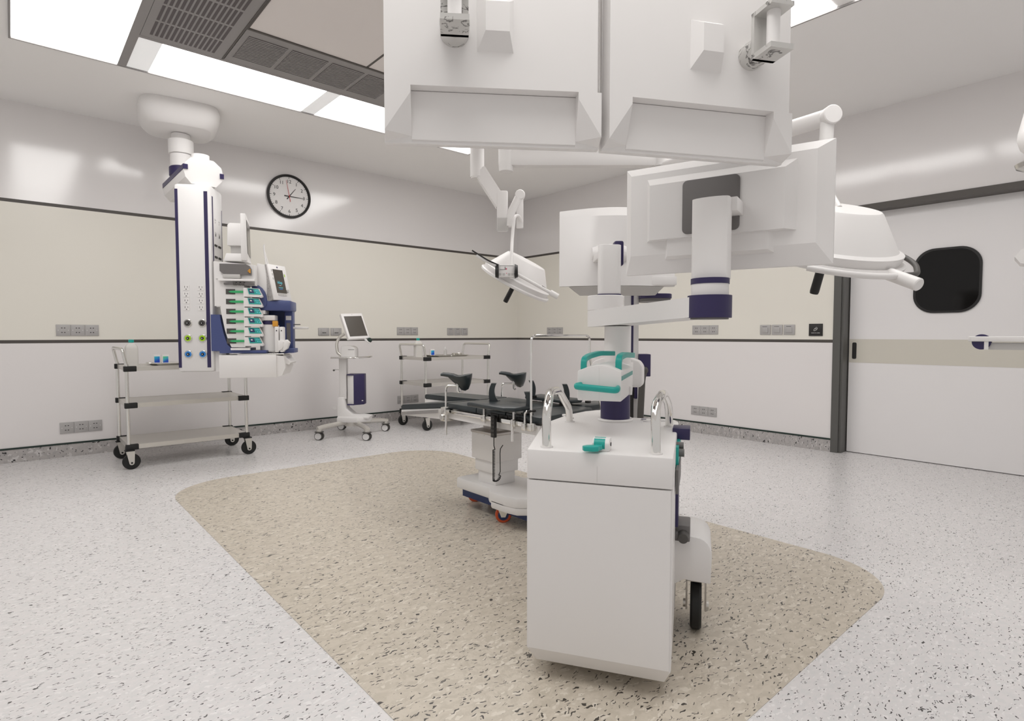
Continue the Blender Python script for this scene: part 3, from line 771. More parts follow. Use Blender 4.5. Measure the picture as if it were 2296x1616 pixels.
obj('gooseneck', tube(BM(), [(-.10, -.03, .872), (-.150, -.02, .90), (-.168, 0, 1.0), (-.140, .02, 1.075), (-.085, .03, 1.11)], .016, seg=12, rad=.07), 'steell', t)
TM = Matrix.Translation((.035, .0, 1.188)) @ Matrix.Rotation(R(44), 4, 'Z') @ Matrix.Rotation(R(-27), 4, 'X') @ Matrix.Rotation(R(-3), 4, 'Y')
def tm(bm): bm.transform(TM); return bm
scn = obj('monitor_housing', tm(B(-.130, .130, -.018, .022, -.155, .155, bev=.008)), 'white', t)
obj('screen', tm(B(-.104, .108, -.0205, -.0175, -.125, .118)), 'screen', scn)
obj('camera_dot', tm(B(-.004, .004, -.0192, -.0175, .136, .142)), 'grey', scn)
obj('housing_back', tm(B(-.08, .06, .020, .055, -.12, .05, bev=.012)), 'white', scn)
obj('knob_holder', tm(tube(BM(), [(.07, 0, -.150), (.095, -.01, -.20), (.115, -.01, -.21)], .011, seg=10, rad=.02)), 'white', scn)
obj('control_knob', tm(cyl(BM(), (.118, -.035, -.178), (.114, .0, -.185), .026, .026, seg=20, bev=.006)), 'darkgreen', scn)

# ================================================================ OPERATING TABLE (world coordinates)
tb = thing('operating_table', 'dark padded operating table with leg rests on a white pedestal', 'operating table', (2.24, 2.70, 0))
def ob(name, bm, m, parent=tb, **k): return obj(name, bm, m, parent, world=True, **k)
# base
bm = BM()
basep = [(2.10, 2.955), (2.36, 2.955), (2.42, 2.93), (2.42, 2.66), (2.60, 2.60), (2.62, 2.36), (2.54, 2.29), (2.12, 2.29), (2.065, 2.34), (2.05, 2.42), (2.05, 2.56), (2.10, 2.63)]
prism(bm, basep, .128, .200, 'z', bev=.014)
base = ob('base_cover', bm, 'white2')
ob('near_fairing', prism(BM(), [(2.60, 2.55), (2.62, 2.36), (2.54, 2.29), (2.12, 2.29), (2.065, 2.34), (2.05, 2.42), (2.05, 2.55)], .100, .160, 'z', bev=.014), 'white2', base)
ob('navy_skirt', B(2.14, 2.40, 2.55, 2.94, .075, .128), 'navy', base)
ob('navy_skirt', B(2.16, 2.56, 2.32, 2.60, .050, .102), 'navy', base)
for x, y in ((2.138, 2.545), (2.27, 2.99), (2.52, 2.40), (2.38, 2.92)):
    c = ob('caster_wheel', cyl(BM(), (x-.002, y-.012, .047), (x+.014, y+.008, .047), .047, seg=28, bev=.004), 'orangewheel')
    ob('wheel_hub', cyl(BM(), (x-.004, y-.0145, .047), (x+.016, y+.0105, .047), .031, seg=24), 'navy', c)
    d = Vector((.62, .78, 0)); nrm = Vector((.016, .02, 0)).normalized(); u = Vector((-nrm.y, nrm.x, 0))
    for s in (-1, 1):
        o3 = Vector((x+.006, y-.002, 0))+nrm*.020*s; pts = [o3-u*.042+Vector((0, 0, .112)), o3+u*.042+Vector((0, 0, .112)), o3+u*.012+Vector((0, 0, .036)), o3-u*.012+Vector((0, 0, .036))]
        bm = BM(); faces_from(bm, [pts, [p+nrm*.003*s for p in pts]]); ob('fork_plate', bm, 'chromer', c)
    ob('fork_top', cyl(BM(), (x+.006, y-.002, .108), (x+.006, y-.002, .132), .022, seg=16), 'chromer', c)
# telescopic pedestal
ob('pedestal_lower', B(2.145, 2.300, 2.615, 2.785, .199, .275, bev=.006), 'white2')
ob('pedestal_middle', B(2.132, 2.316, 2.603, 2.80, .272, .350, bev=.006), 'white2')
pu = ob('pedestal_upper', B(2.118, 2.332, 2.590, 2.815, .346, .505, bev=.004), 'white2')
ob('pedestal_cap', B(2.114, 2.336, 2.586, 2.819, .505, .520, bev=.003), 'steel', pu)
ob('pedestal_neck', B(2.19, 2.32, 2.64, 2.79, .518, .60), 'steel')
for k in range(3): ob('rivet', cyl(BM(), (2.1175, 2.63+k*.06, .497), (2.1155, 2.63+k*.06, .497), .003, seg=8), 'pale', pu)
# frame with tapered side plates
ob('side_plate', prism(BM(), [(2.08, .640), (2.90, .640), (2.90, .592), (2.08, .590)], 1.985, 1.995, 'x'), 'white2')
ob('side_plate', prism(BM(), [(2.08, .640), (2.90, .640), (2.90, .592), (2.08, .590)], 2.485, 2.495, 'x'), 'white2')
ob('cross_frame', B(2.0, 2.48, 2.10, 2.88, .60, .635, bev=.003), 'white2')
for x in (1.972, 2.508):
    rl = ob('side_rail', B(x-.004, x+.004, 2.09, 2.88, .627, .650, bev=.0015), 'chrome')
    for y in (2.14, 2.30, 2.47, 2.64, 2.80): ob('rail_spacer', B(min(x, 2.24)-.0 if x < 2.2 else 2.494, 1.986 if x < 2.2 else x, y-.010, y+.010, .630, .647), 'chrome', rl)
# pads
def pad(name, poly, z0, z1, **k): return ob(name, prism(BM(), poly, z0, z1, 'z', bev=.008), 'pad', **k)
pad('head_mattress', [(1.99, 2.072), (2.49, 2.16), (2.49, 2.34), (1.99, 2.34)], .648, .683)
pad('seat_mattress', [(1.99, 2.345), (2.49, 2.345), (2.49, 2.60), (1.99, 2.60)], .650, .684)
pad('back_mattress', [(1.99, 2.605), (2.49, 2.605), (2.49, 2.895), (1.99, 2.895)], .650, .684)
for k in range(4): ob('mattress_block', B(1.985, 2.03, 2.17+k*.075, 2.242+k*.075, .646, .668, bev=.003), 'black')
pad('extension_board', [(2.50, 2.235), (2.78, 2.245), (2.78, 2.39), (2.50, 2.38)], .650, .684)
ob('extension_bracket', B(2.49, 2.60, 2.26, 2.34, .635, .651), 'chromer')
# leg sections: the near one hangs lower at its foot end
def legsec(x0, x1, y0, y1, za, zb, xr):
    t_ = .034
    bm = BM(); faces_from(bm, [[(x0, y0, za-t_), (x1, y0, za-t_), (x1, y0, za), (x0, y0, za)], [(x0, y1, zb-t_), (x1, y1, zb-t_), (x1, y1, zb), (x0, y1, zb)]])
    bmesh.ops.recalc_face_normals(bm, faces=bm.faces[:]); bmesh.ops.bevel(bm, geom=bm.edges[:], offset=.006, segments=2, affect='EDGES')
    o = ob('leg_section', bm, 'pad')
    prism_ = BM(); prism(prism_, [(y0, za-t_-.001), (y0, za-t_-.070), (y1, zb-t_-.036), (y1, zb-t_-.001)], x0+.004, x0+.012, 'x')
    ob('leg_side_plate', prism_, 'white2', o)
    prism_ = BM(); prism(prism_, [(y0, za-t_-.001), (y0, za-t_-.070), (y1, zb-t_-.036), (y1, zb-t_-.001)], x1-.012, x1-.004, 'x')
    ob('leg_side_plate', prism_, 'white2', o)
    bm = BM(); faces_from(bm, [[(xr-.004, y, z-.012), (xr+.004, y, z-.012), (xr+.004, y, z+.010), (xr-.004, y, z+.010)] for y, z in ((y0+.06, za-t_-.022), (y1-.03, zb-t_-.020))])
    ob('leg_rail', bm, 'chrome', o)
legsec(1.990, 2.228, 2.905, 3.445, .684, .622, 1.978)
legsec(2.252, 2.490, 2.905, 3.560, .684, .667, 2.502)
ob('leg_joint', B(1.958, 2.02, 2.87, 2.915, .575, .660, bev=.004), 'chromer')
ob('joint_knob', cyl(BM(), (1.940, 2.885, .60), (1.962, 2.885, .60), .020, seg=14, bev=.003), 'chromer')
# arm boards on posts
ab1 = pad('arm_board', [(1.862, 2.205), (1.905, 2.165), (2.03, 2.175), (2.06, 2.22), (2.06, 2.50), (1.862, 2.52)], .709, .731)
for y in (2.24, 2.49):
    ob('board_post', B(1.958, 1.970, y-.007, y+.007, .61, .710), 'chrome', ab1)
    ob('post_clamp', B(1.952, 1.984, y-.014, y+.020, .620, .655, bev=.003), 'chromer', ab1)
ob('long_post', cyl(BM(), (1.950, 2.24, .545), (1.950, 2.24, .66), .007, seg=10), 'chrome', ab1)
ab2 = pad('arm_board', [(2.40, 2.29), (2.52, 2.27), (2.56, 2.30), (2.56, 2.66), (2.40, 2.64)], .700, .720)
for y in (2.34, 2.58): ob('board_post', B(2.500, 2.512, y-.007, y+.007, .62, .702), 'chrome', ab2)
# curved side supports
def support(x, y, h, base_z, yaw_, flip=1):
    d = Matrix.Translation((x, y, base_z)) @ Matrix.Rotation(R(yaw_), 4, 'Z')
    bm = BM(); rg = []
    for i in range(9):
        tt = i/8; off = flip*(.013*(tt-.5)**2*4-.013)
        wdt = .023+.016*(1-tt)**3
        cx = off
        rg.append([(cx-wdt*.62, -.021, tt*h), (cx+wdt*.62, -.021, tt*h), (cx+wdt*.62, .021, tt*h), (cx-wdt*.62, .021, tt*h)])
    faces_from(bm, rg); bm.transform(d)
    s = ob('side_support', bm, 'pad', ang=60)
    b2 = BM(); box(b2, -.03, .035, -.012, .012, -.012, .002, bev=.003); b2.transform(d); ob('support_foot', b2, 'black', s)
support(2.020, 2.475, .098, .732, -42)
support(2.385, 2.565, .092, .728, -42, -1)
support(2.020, 2.205, .112, .690, -42, -1)
support(2.440, 2.335, .110, .700, -42, -1)
# goose-shaped leg rests on bent rods
def stirrup(px_, py_, cx, cy, cz, rod_z0, elbow_z):
    rod = ob('stirrup_rod', tube(BM(), [(px_, py_, rod_z0), (px_, py_, elbow_z), (cx-.012, cy-.016, elbow_z+.002)], .0068, seg=10, rad=.025), 'chrome')
    ob('rod_clamp', B(px_-.014, px_+.014, py_-.014, py_+.018, .622, .668, bev=.003), 'chromer', rod)
    ob('swivel_joint', tube(BM(), [(cx-.010, cy-.014, elbow_z+.030), (cx-.010, cy-.014, elbow_z-.030), (cx-.002, cy-.022, elbow_z-.040)], .008, seg=8), 'chromer', rod)
    # saddle: cross-section ring swept, long axis left-right in the picture
    mm = Matrix.Translation((cx, cy, cz)) @ Matrix.Rotation(R(-41), 4, 'Z')
    bm = BM(); rg = []
    pro = [(-.100, .024, .018, .008), (-.085, .026, .026, .012), (-.055, .022, .036, .014), (-.025, .010, .048, .020), (0, 0, .060, .026), (.022, -.004, .066, .040), (.046, 0, .066, .046), (.066, .008, .058, .044), (.080, .018, .042, .028), (.087, .028, .020, .009)]
    for x, zc, hw, th in pro:
        ring = []
        for k in range(16):
            a = 2*math.pi*k/16; c, s = math.cos(a), math.sin(a)
            yy = c*hw; lift = .55*(yy/.06)**2*.030 if x > -.03 else 0
            ring.append((x, yy, zc+lift+(s*th if s < 0 else s*th*(.35 if x > -.01 else 1))-(th*.6 if x > -.03 and s < 0 else 0)*(1-abs(c))))
        rg.append(ring)
    faces_from(bm, rg); bm.transform(mm)
    ob('leg_rest', bm, 'pad', rod, ang=60)
stirrup(1.950, 2.845, 2.000, 2.795, .838, .500, .796)
stirrup(2.530, 3.015, 2.585, 2.955, .812, .560, .765)
# anaesthesia screen hoop
hp_ = ob('screen_hoop', tube(BM(), [(1.958, 2.105, .64), (1.958, 2.105, 1.096), (2.392, 2.10, 1.096), (2.392, 2.10, .98), (2.50, 2.10, .66)], .0058, seg=10, rad=.035), 'chrome')
ob('hoop_clamp', B(1.944, 1.974, 2.090, 2.120, .615, .655, bev=.003), 'chromer', hp_)
ob('hoop_knob', cyl(BM(), (1.935, 2.105, .716), (1.985, 2.105, .716), .007, seg=10), 'black', hp_)
ob('screen_bracket', tube(BM(), [(1.962, 2.155, .635), (1.962, 2.155, .705), (1.990, 2.125, .715)], .0065, seg=8, rad=.012), 'chrome', hp_)
ob('bracket_clamp', B(1.948, 1.978, 2.140, 2.170, .612, .650, bev=.003), 'chromer', hp_)
ob('far_rail_knob', cyl(BM(), (2.545, 2.56, .700), (2.545, 2.56, .712), .018, seg=14), 'black', hp_)
ob('far_rail_knob', cyl(BM(), (2.540, 2.24, .700), (2.540, 2.24, .712), .018, seg=14), 'black', hp_)
# handset on the near rail with a coiled cable
hs = ob('hand_control', B(1.940, 1.958, 2.375, 2.408, .545, .665, bev=.003), 'black')
for i in range(5):
    for j in range(2): ob('control_button', B(1.9385, 1.9402, 2.381+j*.013, 2.389+j*.013, .556+i*.021, .568+i*.021), 'darkgrey', hs)
pts = [(1.949, 2.39, .546), (1.949, 2.39, .50)]
n = 200
for i in range(n):
    s = i/n
    if s < .72: c = Vector((1.950, 2.392, .478-.168*(s/.72)))
    else:
        a = math.pi*(s-.72)/.28; c = Vector((1.950+.010*(1-math.cos(a)), 2.392-.013*(1-math.cos(a)), .310-.016*math.sin(a)+.03*(s-.72)/.28))
    ph = i*2*math.pi/7
    pts.append(c+Vector((.0062*math.cos(ph)*.8, -.0062*math.cos(ph)*.6, .002*math.sin(ph))))
pts += [(1.972, 2.364, .36), (1.972, 2.366, .46), (1.980, 2.372, .482), (2.02, 2.40, .492)]
ob('coiled_cable', tube(BM(), pts, .0027, seg=6), 'black', hs)

# ================================================================ WHITE CART WITH MONITOR ARMS
cart = thing('mobile_equipment_cart', 'big white mobile cart in the foreground with chrome handles and teal grips', 'medical cart', (1.331, 1.1355, 0), -59.1)
CT = Matrix.Translation((1.331, 1.1355, 0)) @ Matrix.Rotation(R(-59.1), 4, 'Z'); CTI = CT.inverted()
out = [(-.223, 0), (.2235, 0), (.212, .74), (.198, .785), (.02, .80), (-.06, .98), (-.155, 1.02), (-.22, .94), (-.272, .80), (-.300, .60), (-.294, .44)]
ins = [(-.200, .035), (.203, .035), (.19, .70), (.17, .74), (0, .76), (-.06, .92), (-.15, .96), (-.20, .88), (-.245, .76), (-.27, .58), (-.265, .44)]
bm = BM(); faces_from(bm, [[(p[0], p[1], .045) for p in ins], [(p[0], p[1], .100) for p in out], [(p[0], p[1], .642) for p in out]])
bmesh.ops.recalc_face_normals(bm, faces=bm.faces[:])
bmesh.ops.bevel(bm, geom=[e for e in bm.edges if abs(e.verts[0].co.z-e.verts[1].co.z) > .2], offset=.006, segments=2, affect='EDGES')
obj('body', bm, 'white', cart)
top = obj('top_cover', prism(BM(), out, .645, .740, 'z', bev=.006), 'white', cart)
obj('front_seam', B(-.0006, .0006, -.0006, .003, .650, .700), 'whiteline', top)
for x, n_ in ((-.170, 0), (.170, 1)):
    x2 = x+(-.045 if x < 0 else .012)
    h = obj('chrome_handle', tube(BM(), [(x, .045, .739), (x-.002, .045, .84), (x-.004, .085, .885), ((x+x2)/2, .17, .905), ((x+x2)/2, .30, .90), (x2, .47, .85), (x2, .575, .80), (x2, .592, .739)], .0145, seg=18, rad=.06, n=5), 'chrome', cart)
    for yy, xx in ((.045, x), (.592, x2)): obj('handle_base', cyl(BM(), (xx, yy, .7395), (xx, yy, .744), .020, seg=20), 'white', h)
for x, y in ((-.270, .765), (-.235, .685), (.150, .735), (.090, .700)): obj('button_cap', cyl(BM(), (x, y, .739), (x, y, .746), .017, seg=20), 'white2', top)
obj('blue_indicator', cyl(BM(), (.072, .735, .739), (.072, .735, .744), .014, seg=20), 'white', top)
obj('blue_lens', B(.062, .082, .728, .742, .744, .7452), 'purple', top)
# latch
lt = obj('latch_block', prism(BM(), [(.030, .74), (.075, .74), (.082, .752), (.082, .765), (.070, .780), (.042, .780), (.030, .765)], -.022, .032, 'x', bev=.003), 'white', cart)
obj('teal_roller', cyl(BM(), (-.016, .052, .757), (.018, .052, .757), .024, seg=24), 'teal', lt)
bm = BM(); rg = []
prism(bm, [(-.012, .045), (.012, .045), (.012, .015), (.006, .005), (.006, -.010), (-.010, -.020), (-.038, -.018), (-.046, -.004), (-.036, .012), (-.012, .026)], .747, .762, 'z', bev=.003)
obj('teal_lever', bm, 'teal', lt)
obj('pivot_pin', cyl(BM(), (.032, .055, .760), (.034, .055, .760), .006, seg=12), 'ink', lt)
# column
CX, CY = -.035, .697
obj('column_flange', cyl(BM(), (CX-.008, CY, .739), (CX-.008, CY, .750), .074, seg=48, bev=.003), 'white', cart)
obj('purple_sleeve', cyl(BM(), (CX-.008, CY, .749), (CX-.008, CY, .90), .061, seg=48), 'purple', cart)
obj('column', cyl(BM(), (CX, CY, .89), (CX, CY, 1.135), .055, seg=48), 'white', cart)
# head unit
hx0, hx1, hy0, hy1 = -.118, .036, .272, .615
ar = [(hx0, .868), (hx1, .868), (hx1, .972)]+[(hx1+(hx0-hx1)*k/10, .972+.022*math.sin(math.pi*k/10)) for k in range(1, 10)]+[(hx0, .972)]
hd = obj('head_unit', prism(BM(), ar, hy0, hy1, 'y', bev=.004), 'white', cart, ang=40)
obj('teal_band', B(hx1-.001, hx1+.0015, hy0+.004, hy1-.004, .941, .956), 'tealdark', hd)
obj('front_seam', B(-.041, -.0406, hy0-.0004, hy0+.001, .870, .985), 'whiteline', hd)
obj('front_grip', tube(BM(), [(hx0+.012, hy0+.002, .922), (hx0-.004, hy0-.030, .920), (hx1-.010, hy0-.034, .910), (hx1-.012, hy0+.002, .914)], .0115, seg=14, rad=.018, flat=.8), 'teal', hd)
bk = [(-.168, .868), (.050, .872), (.058, .885), (.058, .962), (.042, .985), (0, .999), (-.055, 1.003), (-.11, .999), (-.150, .985), (-.168, .965)]
obj('rear_yoke', prism(BM(), bk, .80, .90, 'y', bev=.008), 'white', cart)
obj('yoke_link', B(-.09, .02, .60, .82, .88, .98, bev=.004), 'white', cart)
obj('cable_stub', cyl(BM(), (.040, .52, .90), (.040, .52, .868), .008, .006, seg=12), 'white2', hd)
def strap(pts, wdt, th, axis='x'):
    bm = BM(); rg = []
    pts = [Vector(p) for p in pts]
    for i, p in enumerate(pts):
        d = (pts[min(i+1, len(pts)-1)]-pts[max(i-1, 0)]).normalized(); s = Vector((1, 0, 0)); u = d.cross(s).normalized()
        rg.append([p-s*wdt-u*th, p+s*wdt-u*th, p+s*wdt+u*th, p-s*wdt+u*th])
    faces_from(bm, rg); bmesh.ops.recalc_face_normals(bm, faces=bm.faces[:]); bmesh.ops.bevel(bm, geom=bm.edges[:], offset=.002, segments=1, affect='EDGES'); return bm
obj('upper_grip', strap(smooth_path([(-.098, .285, .960), (-.098, .285, 1.012), (-.092, .35, 1.022), (-.070, .44, 1.030), (-.035, .56, 1.026)], .02), .010, .009), 'teal', hd)
obj('upper_grip', strap(smooth_path([(.018, .335, .965), (.018, .335, 1.018), (.026, .42, 1.026), (.036, .60, 1.018)], .03), .011, .010), 'teal', hd)
# arms
LA, RA = CTI @ Vector((1.874, 1.560, 0)), CTI @ Vector((1.790, 1.036, 0))
RA = Vector((RA.x, RA.y, 0)); LA = Vector((LA.x, LA.y, 0))
d = (RA-LA).normalized(); s = Vector((-d.y, d.x, 0))
def capsule(z0, z1, za, zb, r, r2):
    bm = BM(); lo = []; hi = []
    for k in range(13):
        a = R(90+180*k/12); lo.append((LA+d*math.cos(a)*r+s*math.sin(a)*r, z0, z1))
    for k in range(13):
        a = R(-90+180*k/12); lo.append((RA+d*math.cos(a)*r2+s*math.sin(a)*r2, za, zb))
    faces_from(bm, [[(p.x, p.y, zz0) for p, zz0, zz1 in lo], [(p.x, p.y, zz1) for p, zz0, zz1 in lo]]); return bm
arm = obj('monitor_arm', capsule(1.133, 1.199, 1.160, 1.228, .074, .064), 'white', cart)
obj('arm_pivot', cyl(BM(), (LA.x, LA.y, 1.199), (LA.x, LA.y, 1.262), .074, seg=48, bev=.003), 'white', arm)
obj('purple_joint', cyl(BM(), (RA.x, RA.y, 1.157), (RA.x, RA.y, 1.232), .072, seg=48), 'purple', arm)
obj('joint_underside', cyl(BM(), (RA.x, RA.y, 1.152), (RA.x, RA.y, 1.157), .062, seg=48), 'midgrey', arm)
# right side fittings
obj('teal_side_plate', B(.218, .228, .30, .56, .58, .715), 'teal', cart)
obj('grey_side_plate', B(.222, .231, .22, .50, .575, .655), 'midgrey', cart)
obj('purple_side_strip', B(.216, .228, .33, .42, .43, .625), 'purple', cart)
obj('side_knob', cyl(BM(), (.215, .36, .712), (.243, .36, .712), .012, seg=16), 'midgrey', cart)
obj('side_knob', cyl(BM(), (.215, .34, .690), (.246, .34, .690), .014, seg=16), 'midgrey', cart)
obj('purple_socket_box', prism(BM(), [(.20, .712), (.262, .712), (.262, .754), (.20, .754)], .47, .56, 'y', bev=.002), 'purple', cart)
gb = obj('grey_connector_box', B(.205, .268, .36, .47, .370, .428, bev=.004), 'midgrey', cart)
obj('connector_plug', cyl(BM(), (.246, .362, .392), (.246, .325, .392), .021, .017, seg=20), 'darkgrey', gb)
obj('connector_plug', cyl(BM(), (.218, .362, .396), (.218, .335, .396), .013, .011, seg=20), 'midgrey', gb)
hp2 = [(.10, .12), (.248, .218), (.340, .212), (.343, .31)]+[(.343-.055+.055*math.cos(R(a)), .318+.058*math.sin(R(a))) for a in range(10, 91, 16)]+[(.20, .385), (.10, .385)]
obj('wheel_housing', prism(BM(), hp2, .40, .64, 'y', bev=.004), 'white', cart)
def cart_wheel(x, y):
    wl = obj('caster_wheel', cyl(BM(), (x-.020, y, .088), (x+.020, y, .088), .088, seg=40, bev=.008), 'rubber', cart)
    for sx in (-1, 1):
        obj('fork_plate', B(x+sx*.034-.003, x+sx*.034+.003, y-.022, y+.022, .072, .232), 'steel', wl)
        obj('axle_cap', cyl(BM(), (x+sx*.037, y, .088), (x+sx*.046, y, .088), .016, seg=18), 'steell', wl)
    obj('fork_top', B(x-.037, x+.037, y-.022, y+.022, .180, .190), 'steel', wl)
    return wl
cart_wheel(.291, .505)
for x, y in ((-.20, .52), (-.08, .86)):
    wl = obj('caster_wheel', cyl(BM(), (x-.018, y, .05), (x+.018, y, .05), .05, seg=32, bev=.005), 'rubber', cart)
    obj('fork_top', B(x-.03, x+.03, y-.02, y+.02, .101, .130), 'steel', wl)
    for sx in (-1, 1): obj('fork_plate', B(x+sx*.027-.003, x+sx*.027+.003, y-.015, y+.015, .045, .110), 'steel', wl)

# ---- big monitor on the cart's arm
ma = thing('arm_monitor', 'large white monitor seen from behind with a grey mounting plate', 'monitor', (1.871, 1.451, 0), -73.4)
def frustum(x0, x1, z0, z1, y0, y1, ix, iz, ix2=None, iz2=None):
    ix2 = ix if ix2 is None else ix2; iz2 = iz if iz2 is None else iz2
    bm = BM(); faces_from(bm, [[(x0, y0, z0), (x1, y0, z0), (x1, y0, z1), (x0, y0, z1)], [(x0+ix, y1, z0+iz), (x1-ix2, y1, z0+iz), (x1-ix2, y1, z1-iz2), (x0+ix, y1, z1-iz2)]]); return bm
W_, Z0, Z1 = .728, 1.337, 1.752
bm = BM(); box(bm, 0, W_, 0, .022, Z0, Z1, bev=.002)
hs_ = obj('housing', bm, 'white', ma)
obj('rear_shell', frustum(0.001, W_-.001, Z0+.001, Z1-.001, 0, -.028, .028, .07, .05, .032), 'white', hs_, ang=20)
obj('rear_hump', frustum(.092, .622, 1.456, 1.700, -.024, -.058, .022, .004, .038, .034), 'white', hs_, ang=15)
obj('lower_hump', frustum(.165, .548, 1.386, 1.470, -.022, -.046, .014, .010, .018, .0), 'white', hs_, ang=15)
obj('display', B(.012, W_-.012, .0222, .0240, Z0+.014, Z1-.014), 'screen', ma)
pl_ = obj('mounting_plate', prism(BM(), rrect(.240, .440, 1.470, 1.664, .018), -.066, -.056, 'y', bev=.002), 'midgrey', ma)
# post: between the arm's purple joint and the plate
MI = (Matrix.Translation((1.871, 1.451, 0)) @ Matrix.Rotation(R(-73.4), 4, 'Z')).inverted()
pp_ = MI @ Vector((1.798, 1.040, 0)); px0, py0 = pp_.x, pp_.y
po = []
for k in range(9):
    a = math.pi+math.pi*k/8; po.append((px0+.061*math.cos(a), py0+.022*math.sin(a)-.008))
po += [(px0+.061, py0+.03), (px0-.061, py0+.03)]
bm = BM(); ps = faces_from(bm, [[(x, y, 1.288) for x, y in po], [(x, y, 1.560) for x, y in po]])
post = obj('monitor_post', bm, 'white', ma)
obj('plate_bracket', B(px0-.055, px0+.080, py0+.02, -.058, 1.517, 1.562, bev=.002), 'white', ma)
obj('white_ring', cyl(BM(), (px0, py0, 1.233), (px0, py0, 1.272), .061, seg=48), 'white', post)
obj('purple_ring', cyl(BM(), (px0, py0, 1.271), (px0, py0, 1.290), .063, seg=48), 'purple', post)

# ---- smaller curved monitor
mb = thing('arm_monitor', 'smaller white monitor with curved back, left of and behind the large one', 'monitor', (1.980, 1.930, 0), -41.5)
bm = BM(); N = 12; lo, hi = [], []
W2 = .549
for k in range(N+1):
    x = W2*k/N; c = math.sin(math.pi*k/N)
    lo.append((x, -.055*c, 1.330)); hi.append((x, -.045*c+.0, 1.680+.0))
back = [(W2, .03, 0), (0, .03, 0)]
faces_from(bm, [[p for p in lo]+[(W2, .03, 1.330), (0, .03, 1.330)], [(p[0], p[1], 1.655) for p in lo]+[(W2, .03, 1.672), (0, .03, 1.672)], [(p[0], p[1]*.15+.004, 1.684+.02*math.sin(math.pi*i/N)) for i, p in enumerate(hi)]+[(W2, .03, 1.684), (0, .03, 1.684)]])
h2 = obj('housing', bm, 'white', mb, ang=40)
obj('display', B(.012, W2-.012, .031, .033, 1.345, 1.67), 'screen', mb)
pts = [(.047+(.45)*k/12, -.050*math.sin(math.pi*k/12)-.005) for k in range(13)]
bm = BM(); faces_from(bm, [[(x*.8+.06, y*.5+.01, 1.288+.0) for x, y in pts]+[(.42, .03, 1.288), (.10, .03, 1.288)], [(x, y, 1.329) for x, y in pts]+[(.497, .03, 1.329), (.047, .03, 1.329)]])
obj('curved_foot', bm, 'grey', h2)
obj('ridge', B(.30, W2, -.034, .0, 1.334, 1.374, bev=.002), 'white', h2)
MB_ = (Matrix.Translation((1.980, 1.930, 0)) @ Matrix.Rotation(R(-41.5), 4, 'Z')).inverted()
q = MB_ @ Vector((1.889, 1.553, 0)); 
p2 = obj('monitor_post', prism(BM(), rrect(q.x-.047, q.x+.047, q.y-.028, q.y+.028, .022), 1.268, 1.472, 'z', bev=.003), 'white', mb)
obj('purple_line', prism(BM(), rrect(q.x-.049, q.x+.049, q.y-.030, q.y+.030, .024), 1.263, 1.269, 'z'), 'purple', p2)
bm = BM(); lathe(bm, [(.001, -.10), (.03, -.097), (.044, -.06), (.05, 0), (.044, .06), (.03, .097), (.001, .10)], 24, mtx=Matrix.Translation((.235, -.050, 1.478)) @ Matrix.Rotation(R(90), 4, 'Y') @ Matrix.Diagonal((.9, .7, .9, 1)))
obj('tilt_joint', bm, 'white', mb, ang=60)
obj('joint_neck', B(q.x-.03, q.x+.035, q.y+.02, -.045, 1.436, 1.468, bev=.004), 'white', mb)
obj('purple_clip', B(q.x+.030, q.x+.070, q.y+.05, q.y+.11, 1.395, 1.500, bev=.008), 'purple', mb)

# ================================================================ SLIM MAST BEHIND THE CART
ms_ = thing('equipment_mast', 'slim white mast with purple stripe and black hose behind the cart', 'medical mast', (2.410, 1.830, 0), -41)
obj('mast_body', B(-.040, .036, 0, .06, .06, 1.62, bev=.004), 'white2', ms_)
obj('purple_stripe', B(-.005, .008, -.0015, .003, .98, 1.60), 'purple', ms_)
obj('mast_foot', cyl(BM(), (0, .03, 0), (0, .03, .065), .16, .13, seg=40), 'white2', ms_)
vb = obj('purple_valve_box', B(.036, .095, -.02, .06, .885, 1.000, bev=.004), 'purple', ms_)
obj('side_clip', B(.022, .040, -.012, .0, .920, .945, bev=.002), 'purple', vb)
obj('black_hose', tube(BM(), [(.066, -.020, .915), (.058, -.042, .925), (.046, -.045, .88), (.040, -.04, .70), (.042, -.02, .42), (.03, .02, .20)], .0165, seg=14, rad=.03), 'darkgrey', ms_)
obj('black_hose', tube(BM(), [(.000, -.016, .94), (.000, -.018, .60), (.0, .0, .30)], .009, seg=10), 'black', ms_)
obj('hose_holder', B(.012, .028, -.02, .0, .77, .84, bev=.004), 'purple', ms_)
sh = obj('side_shelf', prism(BM(), rrect(.036, .185, -.09, .09, .05), 1.268, 1.282, 'z'), 'midgrey', ms_)
obj('purple_edge', prism(BM(), rrect(.034, .190, -.093, .093, .05), 1.282, 1.306, 'z', bev=.004), 'purple', sh)
obj('chrome_bend', tube(BM(), [(.105, -.06, 1.305), (.112, -.07, 1.35), (.135, -.02, 1.40)], .012, seg=12, rad=.03), 'chromer', sh)

